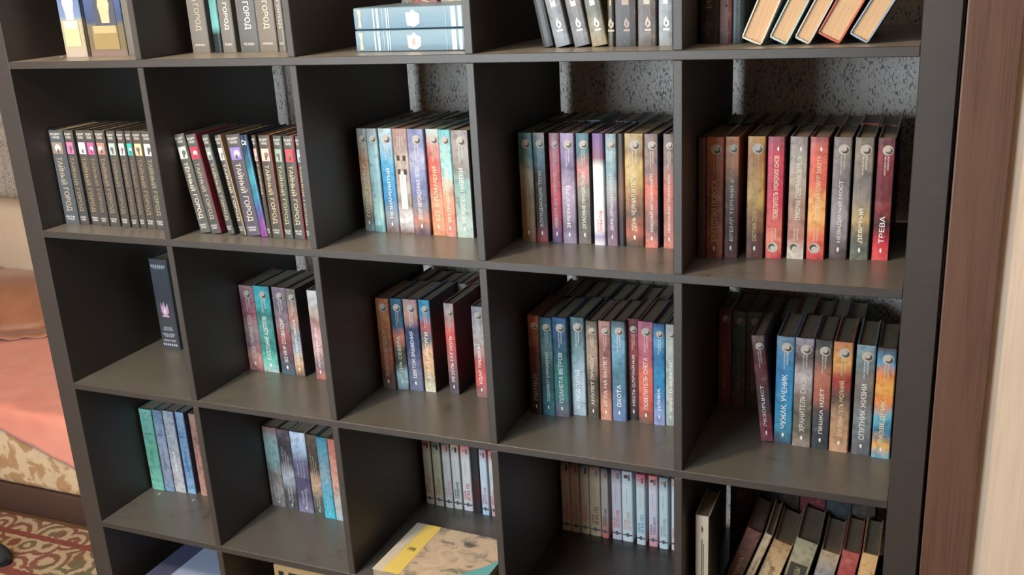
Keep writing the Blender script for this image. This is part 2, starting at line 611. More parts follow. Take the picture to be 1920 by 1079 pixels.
def decorate(bk, sty, w, h, title, tcol, rnd):
    tc, _, pc = tcol.partition('|')
    if sty in ('moon', 'moonshort', 'moonlow'):
        if sty != 'moonlow':
            swirl(bk, .08 * w, .902 * h, min(.31 * w, .0092))
            small_lines(bk, w, h, .05 * w, .855 * h, 2, tc, (.15, .11))
            top = .66
        else:
            small_lines(bk, w, h, .05 * w, .83 * h, 3, 'a8a098', (.12, .13, .10))
            top = .60
        n = len(title)
        L = min(top - .15, .030 * n + .12) * h if sty != 'moonshort' else (.030 * n + .075) * h
        letters(bk, 'title_lettering', title, 'up', 0, .145 * h + L / 2, L, .30 * w, tc)
        crescent(bk, .02 * w, .085 * h, .085 * w, .020 * h)
    elif sty == 'moonflip':
        swirl(bk, -.06 * w, .095 * h, min(.31 * w, .0092), True)
        small_lines(bk, w, h, 0, .26 * h, 2, tc, (.11, .10))
        L = .52 * h
        letters(bk, 'title_lettering', title, 'up', .04 * w, .33 * h + L / 2, L, .29 * w, tc)
        crescent(bk, .12 * w, .905 * h, .07 * w, .018 * h)
    elif sty == 'secret':
        letters(bk, 'author_lettering', 'ВАДИМ', 'flat', 0, .958 * h, .70 * w, .026 * h, 'dcd8d0')
        letters(bk, 'author_lettering', 'ПАНОВ', 'flat', 0, .926 * h, .52 * w, .026 * h, 'dcd8d0')
        a, b, z0, z1 = -.36 * w, .36 * w, .755 * h, .875 * h
        flat_poly(bk, 'cover_picture', [(rect(a, b, z0, z1), 0), (disc_pts(rnd.uniform(-.1, .1) * w, (z0 + z1) / 2, .2 * w), 1),
                                        (rect(-.05 * w, .10 * w, z0 + .01 * h, z0 + .05 * h), 2)],
                  [plain(pc or 'c8c0b8', .5), plain(rnd.choice(('e8dcd4', '8a6a64', 'd8c8c8', '6a6468')), .5), plain('5a4a48', .5)])
        f, _, g = title.partition(' ')
        letters(bk, 'title_lettering', f, 'down', .02 * w, .575 * h, .29 * h, .46 * w, tc)
        if g:
            letters(bk, 'title_lettering', g, 'down', 0, .270 * h, .25 * h, .44 * w, tc)
        words = ('ВОЙНЫ НАЧИНАЮТ', 'ВСЕ ОТТЕНКИ', 'АТАКА ПО ПРАВИЛАМ', 'КОРОЛЕВСКИЙ КРЕСТ', 'ТЕНЬ ИНКВИЗИТОРА', 'КАФЕДРА СТРАННИКОВ', 'ПРАВИЛА КРОВИ')
        ww = rnd.choice(words).split(' ', 1)
        for q, s in enumerate(ww):
            letters(bk, 'subtitle_lettering', s, 'flat', 0, (.082 - .026 * q) * h, (.62 - .12 * q) * w, .019 * h, 'dcdad4')
    elif sty == 'secretlow':
        f, _, g = title.partition(' ')
        letters(bk, 'title_lettering', f, 'down', .02 * w, .62 * h, .27 * h, .30 * w, tc)
        letters(bk, 'title_lettering', g, 'down', .04 * w, .335 * h, .25 * h, .34 * w, tc)
        letters(bk, 'subtitle_lettering', rnd.choice(('НАЛОЖНИЦЫ', 'ЧАС ХАОСА', 'ТЕНЬ ДРАКОНА')), 'flat', 0, .075 * h, .55 * w, .024 * h, 'e8e4de')
    elif sty == 'plainup':
        letters(bk, 'title_lettering', 'Са', 'flat', -.08 * w, .93 * h, .6 * w, .05 * h, tc)
    elif sty == 'houses':
        wm = plain('3c342e', .6)
        lay = []
        for zz in (.70, .57):
            for xx in (-.20, .20):
                lay.append((rect((xx - .09) * w, (xx + .09) * w, zz * h, (zz + .05) * h), 0))
        flat_poly(bk, 'window_print', lay, [wm])
        flat_poly(bk, 'title_panel', [(rect(-.2 * w, .22 * w, .24 * h, .60 * h), 0)], [plain('ece8e0', .5)])
        letters(bk, 'title_lettering', 'ДОМ НА КРАЮ', 'up', 0, .42 * h, .32 * h, .18 * w, 'b8b0a4', -.0004)
        small_lines(bk, w, h, 0, .93 * h, 3, 'e0d4c8', (.1, .12, .09))
    elif sty == 'white2':
        letters(bk, 'title_lettering', title, 'up', .15 * w, .22 * h, .20 * h, .26 * w, tc)
        letters(bk, 'author_lettering', 'ПИСАТЕЛЬ', 'up', -.12 * w, .18 * h, .12 * h, .12 * w, tc)
    elif sty == 'white':
        s = rnd.choice(('ДЕТЕКТИВ', 'УБИЙСТВО', 'СВИДАНИЕ', 'ТАЙНА ДОМА', 'ИГРА ПО'))
        letters(bk, 'title_lettering', s, 'up', .14 * w, .30 * h, .26 * h, .38 * w, tc)
        letters(bk, 'author_lettering', 'СЕРИЯ', 'up', -.22 * w, .24 * h, .14 * h, .20 * w, tc)
        letters(bk, 'series_lettering', 'РОМАН', 'up', -.05 * w, .66 * h, .20 * h, .08 * w, 'a8a49c')
        flat_poly(bk, 'publisher_band', [(rect(-.44 * w, .44 * w, .085 * h, .105 * h), 0), (rect(-.12 * w, .12 * w, .07 * h, .125 * h), 0)], [plain('5c5a60', .6)])
        flat_poly(bk, 'picture_print', [(disc_pts(-.1 * w, .93 * h, .2 * w, 12), 0), (rect(.1 * w, .3 * w, .88 * h, .96 * h), 1)],
                  [plain(rnd.choice(('5a3a3c', '8a848c', 'b87c74')), .5), plain(rnd.choice(('2c2828', 'a03c44', '6a6a74')), .5)])
    elif sty == 'stripes':
        for q in range(3):
            letters(bk, 'title_lettering', ('ЧЁРНАЯ МЕТКА', 'ОСТРОСЮЖЕТНЫЙ', 'РОМАН ГОДА')[q], 'up', (-.2 + .2 * q) * w, (.62 - .03 * q) * h, (.34 - .05 * q) * h, .11 * w, tc)
        for q in range(2):
            letters(bk, 'author_lettering', ('ПИСАТЕЛЬ', 'МАСТЕР ИНТРИГИ')[q], 'up', (-.08 + .22 * q) * w, .19 * h, (.16 + .05 * q) * h, .12 * w, tc)
        crescent(bk, .08 * w, .06 * h, .06 * w, .018 * h, 'd8d4cc')
    elif sty == 'plain':
        letters(bk, 'title_lettering', rnd.choice(('ОТРАЖЕНИЕ', 'ВОДОПАД', 'БЕРЕГ')), 'up', 0, .40 * h, .26 * h, .20 * w, tc)
        letters(bk, 'author_lettering', 'ПОВЕСТИ', 'flat', 0, .70 * h, .55 * w, .018 * h, tc)
    elif sty == 'tome':
        for zz, ll, hh in ((.905, .62, .020), (.245, .46, .018), (.222, .56, .018), (.172, .66, .022), (.148, .52, .022), (.100, .68, .022)):
            letters(bk, 'silver_lettering', rnd.choice(('ЭНЦИКЛОПЕДИЯ', 'ПОЛНОЕ СОБРАНИЕ', 'МИРОВ И ГЕРОЕВ')), 'flat', 0, zz * h, ll * w, hh * h, tc)
        for zz in (.925, .055):
            lay = []
            for q in range(7):
                xx = (-.36 + .12 * q) * w
                lay.append(([(xx - .05 * w, zz * h), (xx, (zz - .018) * h), (xx + .05 * w, zz * h), (xx, (zz + .018) * h)], 0))
            flat_poly(bk, 'ornament_band', lay, [plain('b0b4bc', .4)])
        a = plain(pc, .5)
        flat_poly(bk, 'crest', [([(-.2 * w, .42 * h), (0, .36 * h), (.22 * w, .42 * h), (.18 * w, .52 * h), (.05 * w, .47 * h), (-.02 * w, .54 * h), (-.12 * w, .48 * h), (-.2 * w, .53 * h)], 0),
                                ([(-.06 * w, .41 * h), (.04 * w, .41 * h), (.01 * w, .49 * h)], 1), (rect(-.18 * w, .2 * w, .365 * h, .385 * h), 0)], [a, plain('e0d8dc', .5)])
    elif sty == 'flame':
        L = .48 * h
        flat_poly(bk, 'title_panel', [(rect(-.16 * w, .16 * w, .315 * h, .315 * h + L), 0)], [plain(tc, .5)])
        letters(bk, 'title_lettering', title, 'up', 0, .33 * h + L / 2, L * .9, .20 * w, '6a6660', -.0003)
        fx, fz, s = .06 * w, .175 * h, .0075
        flat_poly(bk, 'flame_emblem', [([(fx, fz - s), (fx + .55 * s, fz - .5 * s), (fx + .6 * s, fz + .2 * s), (fx + .15 * s, fz + .75 * s), (fx - .1 * s, fz + 1.4 * s), (fx - .5 * s, fz + .6 * s), (fx - .6 * s, fz - .3 * s)], 0),
                                       ([(fx - .1 * s, fz - .6 * s), (fx + .2 * s, fz - .2 * s), (fx, fz + .5 * s), (fx - .25 * s, fz - .1 * s)], 1), (rect(fx - .7 * s, fx + .7 * s, fz - 1.6 * s, fz - 1.2 * s), 0)],
                  [plain(tc, .5), plain('6a6862', .5)])
    elif sty in ('bust1', 'bust2'):
        st = plain('e8dcd4' if sty == 'bust1' else 'd0ac8c', .6)
        s = w if sty == 'bust1' else w * .62
        cx = .02 * w if sty == 'bust1' else .06 * w
        z0 = .275 * h if sty == 'bust1' else .245 * h
        lay = []
        if sty == 'bust2':
            lay.append((disc_pts(cx, z0 + .55 * s, .46 * s), 2))
            lay.append((rect(cx - .46 * s, cx + .46 * s, z0 - .2 * s, z0 + .55 * s), 2))
        lay.append(([(cx - .17 * s, z0), (cx + .17 * s, z0), (cx + .2 * s, z0 + .35 * s), (cx + .26 * s, z0 + .6 * s), (cx + .2 * s, z0 + .85 * s), (cx - .2 * s, z0 + .85 * s), (cx - .26 * s, z0 + .55 * s), (cx - .2 * s, z0 + .3 * s)], 0))
        lay.append((disc_pts(cx, z0 + 1.0 * s, .17 * s), 0))
        p0, p1 = (.08, .27) if sty == 'bust1' else (.05, .225)
        lay.append((rect(-.34 * w, .34 * w, p0 * h, p1 * h), 1))
        lay.append((rect(-.30 * w, .30 * w, (p1 - .055) * h, p1 * h), 3))
        flat_poly(bk, 'statue_print', lay, [st, plain('c8b48c' if sty == 'bust1' else '8a7850', .6), plain('4a4c54', .6), plain('e0d4b4' if sty == 'bust1' else 'a89870', .6)])


ORD = ['first', 'second', 'third', 'fourth', 'fifth', 'sixth', 'seventh', 'eighth', 'ninth', 'tenth', 'eleventh', 'twelfth']
ROWN = dict(A='top row', B='second row', C='third row', D='fourth row', E='bottom row')
COLN = ['', 'leftmost', 'second', 'middle', 'fourth', 'rightmost']
SER = dict(secret='gothic-lettered novel', secretlow='gothic-lettered novel', flame='flame-marked paperback', white='paperback', stripes='thriller', plain='softcover',
           tome='thick tome', bust1='volume', bust2='volume', bare='book', houses='hardback', white2='hardback', plainup='novel')


def cubby(cell):
    return 'in %s cubby of %s' % (COLN[int(cell[1])], ROWN[cell[0]])


def make_book(name, x0, y, z, w, h, d, lean, stops, side, amp=.10, yaw=0, right=False):
    a = R(lean)
    if lean > 0 or right:
        ox, oz = x0 + w * math.cos(a) / 2, z + abs(math.sin(a)) * w / 2
    else:
        ox, oz = x0 + w * math.cos(a) / 2, z + abs(math.sin(a)) * w / 2
    bk = empty(name, (ox, y, oz + .0002), (0, a, R(yaw)))
    SEED[0] += 1
    obj('cover', cover_mesh(w, h, d), mat_cover(stops, side, h, SEED[0], amp), bk)
    obj('page_block', page_mesh(w, h, d), M['pages'], bk)
    return bk


def cover_of(bk):
    return next(c for c in bk.children if c.name.startswith('cover'))


BOOKS = [
    ('B1', 'secret', 0.0029, 0.063, 1.1218, 0.0399, 0.2072, 0.135, 0, '4f5257 4d5259 4d5257', '', 'ТАЙНЫЙ ГОРОД', 'slate-grey', 'ac9e89|8a7a6a'),
    ('B1', 'secret', 0.0441, 0.063, 1.1218, 0.0253, 0.2074, 0.135, 0, '4d4946 494643 444341', '', 'ТАЙНЫЙ ГОРОД', 'charcoal', '908471|d870a0'),
    ('B1', 'secret', 0.0778, 0.063, 1.1218, 0.0259, 0.2078, 0.135, 0, '504b48 4d4844 484341', '', 'ТАЙНЫЙ ГОРОД', 'charcoal and gold', '978667|d8c8dc'),
    ('B1', 'secret', 0.1043, 0.063, 1.1218, 0.0234, 0.208, 0.135, 0, '4d4844 494441 44413d', '', 'ТАЙНЫЙ ГОРОД', 'dark grey', '847663|d85a94'),
    ('B1', 'secret', 0.129, 0.063, 1.1218, 0.0273, 0.208, 0.135, 0, '524b48 4d4843 48433f', '', 'ТАЙНЫЙ ГОРОД', 'brownish black', '907f67|a87a70'),
    ('B1', 'secret', 0.1644, 0.063, 1.1218, 0.0229, 0.208, 0.135, 0, '4f4d49 4b4844 44433f', '', 'ТАЙНЫЙ ГОРОД', 'black-brown', '867863|a8b8b0'),
    ('B1', 'secret', 0.1913, 0.063, 1.1218, 0.02, 0.208, 0.135, 0, '524b48 4b433f 48413d', '', 'ТАЙНЫЙ ГОРОД', 'soot-black', '867865|d0d4d0'),
    ('B1', 'secret', 0.2121, 0.063, 1.1218, 0.018, 0.208, 0.135, 0, '4d4844 49433d 443f3c', '', 'ТАЙНЫЙ ГОРОД', 'black', '7f7160|3aa8a0'),
    ('B1', 'secret', 0.2312, 0.063, 1.1218, 0.0245, 0.208, 0.135, 0, '4f4843 4d443d 48413c', '', 'ТАЙНЫЙ ГОРОД', 'warm black', '8d7d68|e0b890'),
    ('B1', 'secret', 0.2566, 0.063, 1.1218, 0.0268, 0.208, 0.135, 0, '4d4d4b 494948 444644', '', 'ТАЙНЫЙ ГОРОД', 'iron-grey', '9a8d71|e0dcdc'),
    ('B2', 'secret', 0.3787, 0.058, 1.1218, 0.0264, 0.205, 0.135, -9.0, '5a5a54 52524f 565652', '', 'ТЁМНЫЙ ГОРОД', 'grey leaning', 'd8ccb4|c8d4c4'),
    ('B2', 'secret', 0.4065, 0.0577, 1.1218, 0.0256, 0.205, 0.135, -8.2, '54524f 4f4d4b 4b4948', '8a2c3c', 'ТАЙНЫЙ ГОРОД', 'grey leaning red-edged', 'a89c88|c83c50'),
    ('B2', 'secret', 0.4469, 0.0574, 1.1218, 0.0168, 0.205, 0.135, -8.8, '51524f 4b4b48 484744', '', 'ТАЙНЫЙ ГОРОД', 'thin dark leaning', 'b8a888|8a948c'),
    ('B2', 'secret', 0.4783, 0.0571, 1.1218, 0.0144, 0.205, 0.135, -8.6, '4d4f4b 484844 444440', 'b89a74', 'ТАЙНЫЙ ГОРОД', 'cream-edged leaning', 'd0c4a4|c0ccc8'),
    ('B2', 'secret', 0.4939, 0.0568, 1.1218, 0.034, 0.205, 0.135, -5.6, '545152 4d4b56 524d5d', '', 'ТАЙНЫЙ ГОРОД', 'purple-grey leaning', 'c8bcac|8a78b8'),
    ('B2', 'plainup', 0.5289, 0.0565, 1.1218, 0.0172, 0.205, 0.135, -5.6, '202b42 195276 2a909e 19769a 5f4288 90398c', '1c3450', 'САГА', 'teal and violet galaxy', 'e8e8f0|'),
    ('B2', 'secret', 0.547, 0.0562, 1.1218, 0.0093, 0.205, 0.135, -2.6, '4d423d 51443b 4b423b', '', 'ГОРОД', 'slim brown', 'b8a484|c89c98'),
    ('B2', 'secret', 0.5573, 0.0559, 1.1218, 0.0253, 0.205, 0.135, -1.2, '524d48 514840 4b4840', 'a86a60', 'ТАЙНЫЙ ГОРОД', 'brown-black', 'c0b094|d8b4a8'),
    ('B2', 'secret', 0.5868, 0.0556, 1.1218, 0.0202, 0.205, 0.135, 0, '4d5149 494b44 444842', '', 'ТАЙНЫЙ ГОРОД', 'green-black', 'b4a47c|98a494'),
    ('B2', 'secret', 0.6099, 0.0553, 1.1218, 0.0245, 0.205, 0.135, 0, '51514b 4d4b46 484844', 'a83c48', 'ТАЙНЫЙ ГОРОД', 'dark olive-black', 'c8b894|c04854'),
    ('B2', 'secret', 0.6378, 0.055, 1.1218, 0.0121, 0.205, 0.135, 0, '525251 4d4d4b', '', 'ТАЙНЫЙ ГОРОД', 'half-hidden grey', 'b0a48c|90a4b0'),
    ('B3', 'moon', 0.7184, 0.146, 1.1218, 0.0228, 0.2058, 0.135, 0, '8b8f88 9a8f7d a8784f b59a76 b5a582 6b5a4a 7f8f8c', '', 'ГОРНЫЕ БРАТЬЯ', 'tan and grey', 'd8cdb0|'),
    ('B3', 'moon', 0.7428, 0.1449, 1.1218, 0.0234, 0.2063, 0.135, 0, '8a8e90 8fb3b8 86b4bb 7fa8ac 9fc6c0 6fb0ad', '', 'НЕЗРИМЫЙ ПРАВИТЕЛЬ', 'pale teal', 'a8b8b8|'),
    ('B3', 'moon', 0.7694, 0.1437, 1.1218, 0.0294, 0.2068, 0.135, 0, 'a9c4cc 8fb4c8 3f9cc4 2f8fc4 2f7fb0 8a8f98 6f5a5a', '', 'НЕЗНАМЕНИТЫЙ', 'sky-blue', 'd4e0e4|'),
    ('B3', 'houses', 0.7996, 0.1426, 1.1218, 0.0322, 0.2069, 0.135, 0, 'a87d72 9a8078 b8a698 9c8a80 b0a094 8f7d74 d8d4d4 7d6460', '', 'ДОМ', 'brown town-scene', 'f0ece4|'),
    ('B3', 'moon', 0.8341, 0.1414, 1.1218, 0.0349, 0.207, 0.135, 0, '7a80a8 7a80b0 a8a8c4 8088b4 6f76a8 7f7a88 c07a60 5a4a58', '', 'ЗЕМЛЯ НЕРОЖДЕННЫХ ПЕСЕН', 'lavender', 'e4e0dc|'),
    ('B3', 'moon', 0.8733, 0.1403, 1.1218, 0.0279, 0.2073, 0.135, 0, 'a8c4c0 c47a70 c84a3c d05a40 d8906a d88a5c d08a5c', '', 'БЕГ В ПЛАМЕНИ', 'red-orange', 'd8d0a8|'),
    ('B3', 'moon', 0.9019, 0.1391, 1.1218, 0.0245, 0.2069, 0.135, 0, '5fb0b8 8fc8c8 9fd0cc d89a70 d8785c d88a70', '', 'БЕЗ ПРАВИЛ И ПЛАНЕТ', 'aqua and coral', 'e0d8c0|'),
    ('B3', 'moon', 0.9277, 0.138, 1.1218, 0.0361, 0.2065, 0.135, 0, '8f8080 a09490 8a807a 7fa8a0 90a8a0 a4b4ac a8c0b4', '3c3c3a', 'НЕЖИЛЕЦ НАВЕКИ', 'grey-green', 'dce4dc|'),
    ('B4', 'moon', 1.0627, 0.139, 1.1218, 0.0271, 0.2032, 0.135, 0, '4a8088 3f8088 a89c84 8a7450 98744c 8a6848', '', 'ХРОНИКИ ПУСТОШИ', 'teal over brown', 'b4a078|'),
    ('B4', 'moon', 1.0909, 0.1396, 1.1218, 0.0239, 0.2035, 0.135, 0, '9a8680 3f7480 302c2c 2c2828 3a2828 9a3034', '1c1a1c', 'БЛУЖДАЮЩИЕ ТЕНИ', 'black with teal top', 'c0b8a8|'),
    ('B4', 'moon', 1.1217, 0.1402, 1.1218, 0.0198, 0.2034, 0.135, 0, '8a5a64 b85c70 c04c58 d03454 983c54 54446c', '', 'НЕВЕСТА ДЛЯ ГЕНЕРАЛА', 'crimson', 'c8b89c|'),
    ('B4', 'moon', 1.1436, 0.1408, 1.1218, 0.0264, 0.2036, 0.135, 0, '9a82a8 8a78a0 6f5f84 b8a0b8 9a88a0 6f6078 8a7a94', '', 'ЗМЕЕНОСЕЦ', 'lilac', 'e4dce0|'),
    ('B4', 'moon', 1.1723, 0.1414, 1.1218, 0.0254, 0.2034, 0.135, 0, '3f6a78 3f6a74 d0807c 8f8a80 6f6a60 5a5850 6a625c', '2c2020', 'ОПАСНЫЕ ПРИШЕЛЬЦЫ', 'blue-grey and rose', 'e0dccc|'),
    ('B4', 'white2', 1.2037, 0.142, 1.1218, 0.0204, 0.2038, 0.135, 0, '6a5090 8a5a70@.22 e0e8e6@.3 e0e6e6 e0e6e6@.85 9a90b0@.92 e4e4ec', '', 'ПРИБЫТИЕ', 'white and purple', 'e06050|'),
    ('B4', 'moon', 1.228, 0.1426, 1.1218, 0.0197, 0.2035, 0.135, 0, '8a9aa0 8fb0ba 7a9aa8 a8a8a8 8a7f90 7a5f78 8a6f80', '', 'ДЕНЬ ДРАКОНА НАСТАЛ', 'pale blue-grey', 'e0e0e0|'),
    ('B4', 'bare', 1.2487, 0.1432, 1.1218, 0.0123, 0.2037, 0.135, 0, '2a2420 4a3a2c 7a5440 3a2c28 2a2228', '', 'ТЕНЬ', 'dark brown', '6a5a48|'),
    ('B4', 'moon', 1.2618, 0.1438, 1.1218, 0.0335, 0.2038, 0.135, 0, 'b89a60 9a7a4c d0b060 b8944c 9a6a44 5f4a38 b85a3c 3a3c2c', '', 'ДЕНЬ ЧЕРНИЛ И ПЕРА', 'golden brown', 'dcd4b8|'),
    ('B4', 'moon', 1.2975, 0.1444, 1.1218, 0.025, 0.2038, 0.135, 0, '7a6460 8a706a 8a6a64 e06a50 a86a60 7a5a5c d87a68', '2c3040', 'НЕБЕСНЫЙ БЕГ САЛАМАНДРЫ', 'dusky pink', 'e4d8cc|'),
    ('B4', 'moon', 1.3307, 0.145, 1.1218, 0.02, 0.2037, 0.135, 0, '6a5c58 8a706a c06a58 a86a60 c87a68', '', 'НЕБЕСНЫЙ БЕГ САЛАМАНДРЫ', 'half-hidden pinkish grey', 'e4d8cc|'),
    ('B5', 'bare', 1.4011, 0.1, 1.1218, 0.0132, 0.2061, 0.135, 0, '5a3c34 4a3028 4a2c24', '', 'ОРДЕН', 'nearly black brown', '8a7a60|'),
    ('B5', 'moon', 1.4147, 0.1054, 1.1218, 0.0283, 0.2072, 0.135, 0, 'b4604a 9c5644 8c4a3c 7c4238 94503a 8a4438', '', 'БРАТСТВО ПОРОГА', 'rust-red', 'c4ac90|'),
    ('B5', 'moon', 1.4434, 0.1109, 1.1218, 0.024, 0.2068, 0.135, 0, 'cc8458 bc7850 6a5850 5a4040 4c3434 6a3a34', '9c4c3c 6a302c 2c1c1c', 'ВРЕМЯ ТЕРНИЙ 2', 'orange fading to black', 'c8b8a0|'),
    ('B5', 'moon', 1.4799, 0.1163, 1.1218, 0.0284, 0.207, 0.135, 0, 'c08a3c a86a34 b8863c c89a44 8a5a30 5a3028 6a3830', '', 'ОХОТНИК СУМЕРЕЧНЫХ ДОРОГ', 'amber', 'c8b080|'),
    ('B5', 'moonflip', 1.5114, 0.1218, 1.1218, 0.0276, 0.2061, 0.135, 0, '8a4a58 c0304c b82848 c02a44 c84a48 d87a60 c03848', '5a1420', 'ПОВЕЛИТЕЛЬ МОРСКИХ СНОВ', 'crimson-red', 'dcc8b4|'),
    ('B5', 'moonflip', 1.5461, 0.1272, 1.1218, 0.0285, 0.2057, 0.135, 0, '8a8080 9a948c b0a090 9a7a68 a88070 b0705c d0c8bc', '3a1c1c', 'ПРИЗРАК СЕВЕРНЫХ ЗЕМЕЛЬ', 'beige-grey', 'd8d4c8|'),
    ('B5', 'moonflip', 1.5768, 0.1327, 1.1218, 0.0293, 0.2048, 0.135, 0, 'a05a5c d8604c d85840 e89a50 e8a850 d85840 c83c40', '6a1c1c', 'ПОСЛЕДНЕЕ ПЛАМЯ ЗАКАТА', 'flame-orange', 'dcc8a4|'),
    ('B5', 'moon', 1.6126, 0.1381, 1.1218, 0.028, 0.2039, 0.135, 0, '7a706c 8a807c 7a7074 8a8288 9a9098 6a6064 5a4a48', '', 'НЕВИДИМЫЙ МОСТ', 'ash-grey', 'dcd4cc|'),
    ('B5', 'moonshort', 1.6453, 0.1436, 1.1218, 0.0287, 0.2031, 0.135, 0, '7a7064 8a7e6c 7a7270 8a8078 b89a64 5a5850 70746a', '', 'ДЕВЯТЫЙ', 'khaki-grey', 'e8e4d4|'),
    ('B5', 'moonshort', 1.6795, 0.149, 1.1218, 0.0263, 0.2022, 0.135, 0, '5a4248 8a303c 7a2c38 6a2c34 8a3038 2a2020 c82038 e05048', '1c1414', 'ТРЕВА', 'dark red', 'e8e4e0|'),
    ('C1', 'tome', 0.0529, 0.233, 0.7646, 0.0534, 0.23, 0.135, 0, '4a4c52 42444c 3c3e44 3c3e44', '', '', 'black', 'b8bcc4|b090a8'),
    ('C2', 'moon', 0.3518, 0.182, 0.7646, 0.039, 0.2034, 0.135, 0, 'a8848a 8a5a68 8a5060 8f7c80 7a5a64 c08a80 9a6464', '', 'ОСТРОВ ГРАНИЧНЫХ ПЕСЕН', 'dusty rose', 'd4c4bc|'),
    ('C2', 'moon', 0.3914, 0.1808, 0.7646, 0.0436, 0.2049, 0.135, 0, '2f9aa4 2faab0 2a6a6c 3f8a8a 2a7a74 4fb0a0 a0b4b0', '10222a', 'ВОССТАНИЕ АДЕПТОВ', 'turquoise', 'c8d0c8|'),
    ('C2', 'moon', 0.4409, 0.1795, 0.7646, 0.0368, 0.2059, 0.135, 0, '8f7a88 6f6270 7f6a74 8a4444 5a4a58 3a5a68', '', 'ВО ИМЯ СОЗВЕЗДИЯ', 'mauve', 'd0ccc8|'),
    ('C2', 'moon', 0.4801, 0.1782, 0.7646, 0.0262, 0.2062, 0.135, 0, '7f746c 8a7a6c a8786a 7a7a80 8a9aac c09a74 5a4a48', '1c1a1c 2a2428 1c2430', 'МИЛЛИОН ЗВЁЗД', 'brown-grey', 'd8d4cc|'),
    ('C2', 'moonlow', 0.535, 0.177, 0.7646, 0.0263, 0.2067, 0.135, 0, 'd8d4d0 c4bcb8 8f7068 c0949a c09498 6f6268 b0685f', '', 'ПОСЛЕДНИЙ ДЕНЬ', 'white-topped pink', 'e4dcd4|'),
    ('C3', 'moon', 0.7066, 0.174, 0.7646, 0.0309, 0.2044, 0.135, 0, 'b87040 b8743c a8663c 8a5038 9a4c38 6a3a34 5a4a44', '', 'ПОВЕЛИТЕЛЬ ПЕСКОВ', 'burnt orange', 'b09878|'),
    ('C3', 'moon', 0.7387, 0.1768, 0.7646, 0.0275, 0.2044, 0.135, 0, '2f6078 2f5a74 2f5870 c0684c 4a4a3c 3f4038 9ab8c0 6a7a7c', '', 'ТЕНЬ СЕВЕРА', 'petrol blue', 'd0ccc0|'),
    ('C3', 'moon', 0.7682, 0.1796, 0.7646, 0.0327, 0.2048, 0.135, 0, 'a8848a c08a78 2f3c60 33446c 5a5c7c 6a6c84 5a6080', '', 'ЦВЕТОК ЗАБВЕНИЯ', 'indigo and peach', 'd0d0d8|'),
    ('C3', 'moon', 0.8036, 0.1824, 0.7646, 0.0269, 0.2051, 0.135, 0, '2f94b8 2f8cb4 a85054 4a6470 d8a080 c89a70 a89a80 c8c4a8', '1c3038 5a3024 2c1c18', 'ЗАКАТ ПРИСЯГИ', 'bright blue and sand', 'e0d8c0|'),
    ('C3', 'moon', 0.8601, 0.1852, 0.7646, 0.0235, 0.2016, 0.135, 0, 'b0a8ac a87a78 c84c48 b04c4c 8a5860 5a4c58 4a4450', '6a1c22 5a1418 1c1414', 'РЕЗУЛЬТАТ НОЛЬ', 'coral red', 'd8ccc4|'),
    ('C3', 'moon', 0.9208, 0.188, 0.7646, 0.0266, 0.1991, 0.135, 0, '8f9098 98989c a09898 a84c48 c04c48 7a5a5c', '', 'УДАР ТИШИНЫ', 'silver and red', 'e0d8d4|'),
    ('C4', 'moon', 1.062, 0.142, 0.7646, 0.0227, 0.208, 0.135, 0, 'b85a3c 6a3428 3a2a28 2a2424', '', 'ПЕПЕЛ', 'ember-edged black', 'a89880|'),
    ('C4', 'moon', 1.0851, 0.1446, 0.7646, 0.0256, 0.2049, 0.135, 0, '2f5c70 3a7080 5a8080 2f5a60 2a5860 2f6a74 2f6878', '', 'ЛАБИРИНТ ОТРАЖЕНИЙ', 'deep teal', 'c8d0c8|'),
    ('C4', 'moon', 1.1111, 0.1472, 0.7646, 0.0289, 0.2065, 0.135, 0, '2f5c88 2f5478 2a5c68 2f7a74 3f7a78 6a5c70', '', 'ПЛАНЕТА ВЕТРОВ', 'blue-green', 'd0d8d4|'),
    ('C4', 'moon', 1.1405, 0.1618, 0.7646, 0.0294, 0.2048, 0.135, 0, '5a7884 4a6a74 6a9098 8fa8b8 a8bccc a8bccc 98a8b8', '', 'ЛЕДОХОД', 'ice-blue', 'e4e8ec|'),
    ('C4', 'moon', 1.1763, 0.1524, 0.7646, 0.0224, 0.2027, 0.135, 0, '5f5850 a08c7c a08878 4c443c 5a4c40 4c443c', '', 'АМУЛЕТ ПРИБОЯ', 'brown mountain', 'd0c8b8|'),
    ('C4', 'moon', 1.2007, 0.155, 0.7646, 0.0233, 0.204, 0.135, 0, 'b88a80 9c6c6c 8a5a58 a06860 7a5048 c07c60 c08870', '', 'ИГРА НА ВЫЛЕТ', 'salmon-brown', 'dcccc0|'),
    ('C4', 'moonshort', 1.2249, 0.1576, 0.7646, 0.0274, 0.2053, 0.135, 0, '50504c 6aa0bc 6098b4 4a7890 4a7490 5a7aa0 6078a4', '', 'ОХОТА', 'light blue', 'e8e8e8|'),
    ('C4', 'moon', 1.2528, 0.1722, 0.7646, 0.0213, 0.208, 0.135, 0, '6a3438 8a3c40 7a3c40 5a3438 4a3034 2a2628', '', 'МЕСТЬ СЛУЧАЙНЫХ', 'maroon', 'd8d0c8|'),
    ('C4', 'moon', 1.276, 0.1628, 0.7646, 0.0286, 0.208, 0.135, 0, 'b86a84 b05c78 a8586c d06454 d05848 c05044 5c5444', '', 'ПОВЕЛИТЕЛЬ СНЕГА', 'pink and scarlet', 'e0ccc4|'),
    ('C4', 'moonshort', 1.305, 0.1654, 0.7646, 0.0221, 0.2057, 0.135, 0, '2a5c8a 4a9ac4 1c6ca4 1c84b8 1c7cb0 6a94c8 9098cc', '', 'ДЛИНА', 'azure', 'e8ecf0|'),
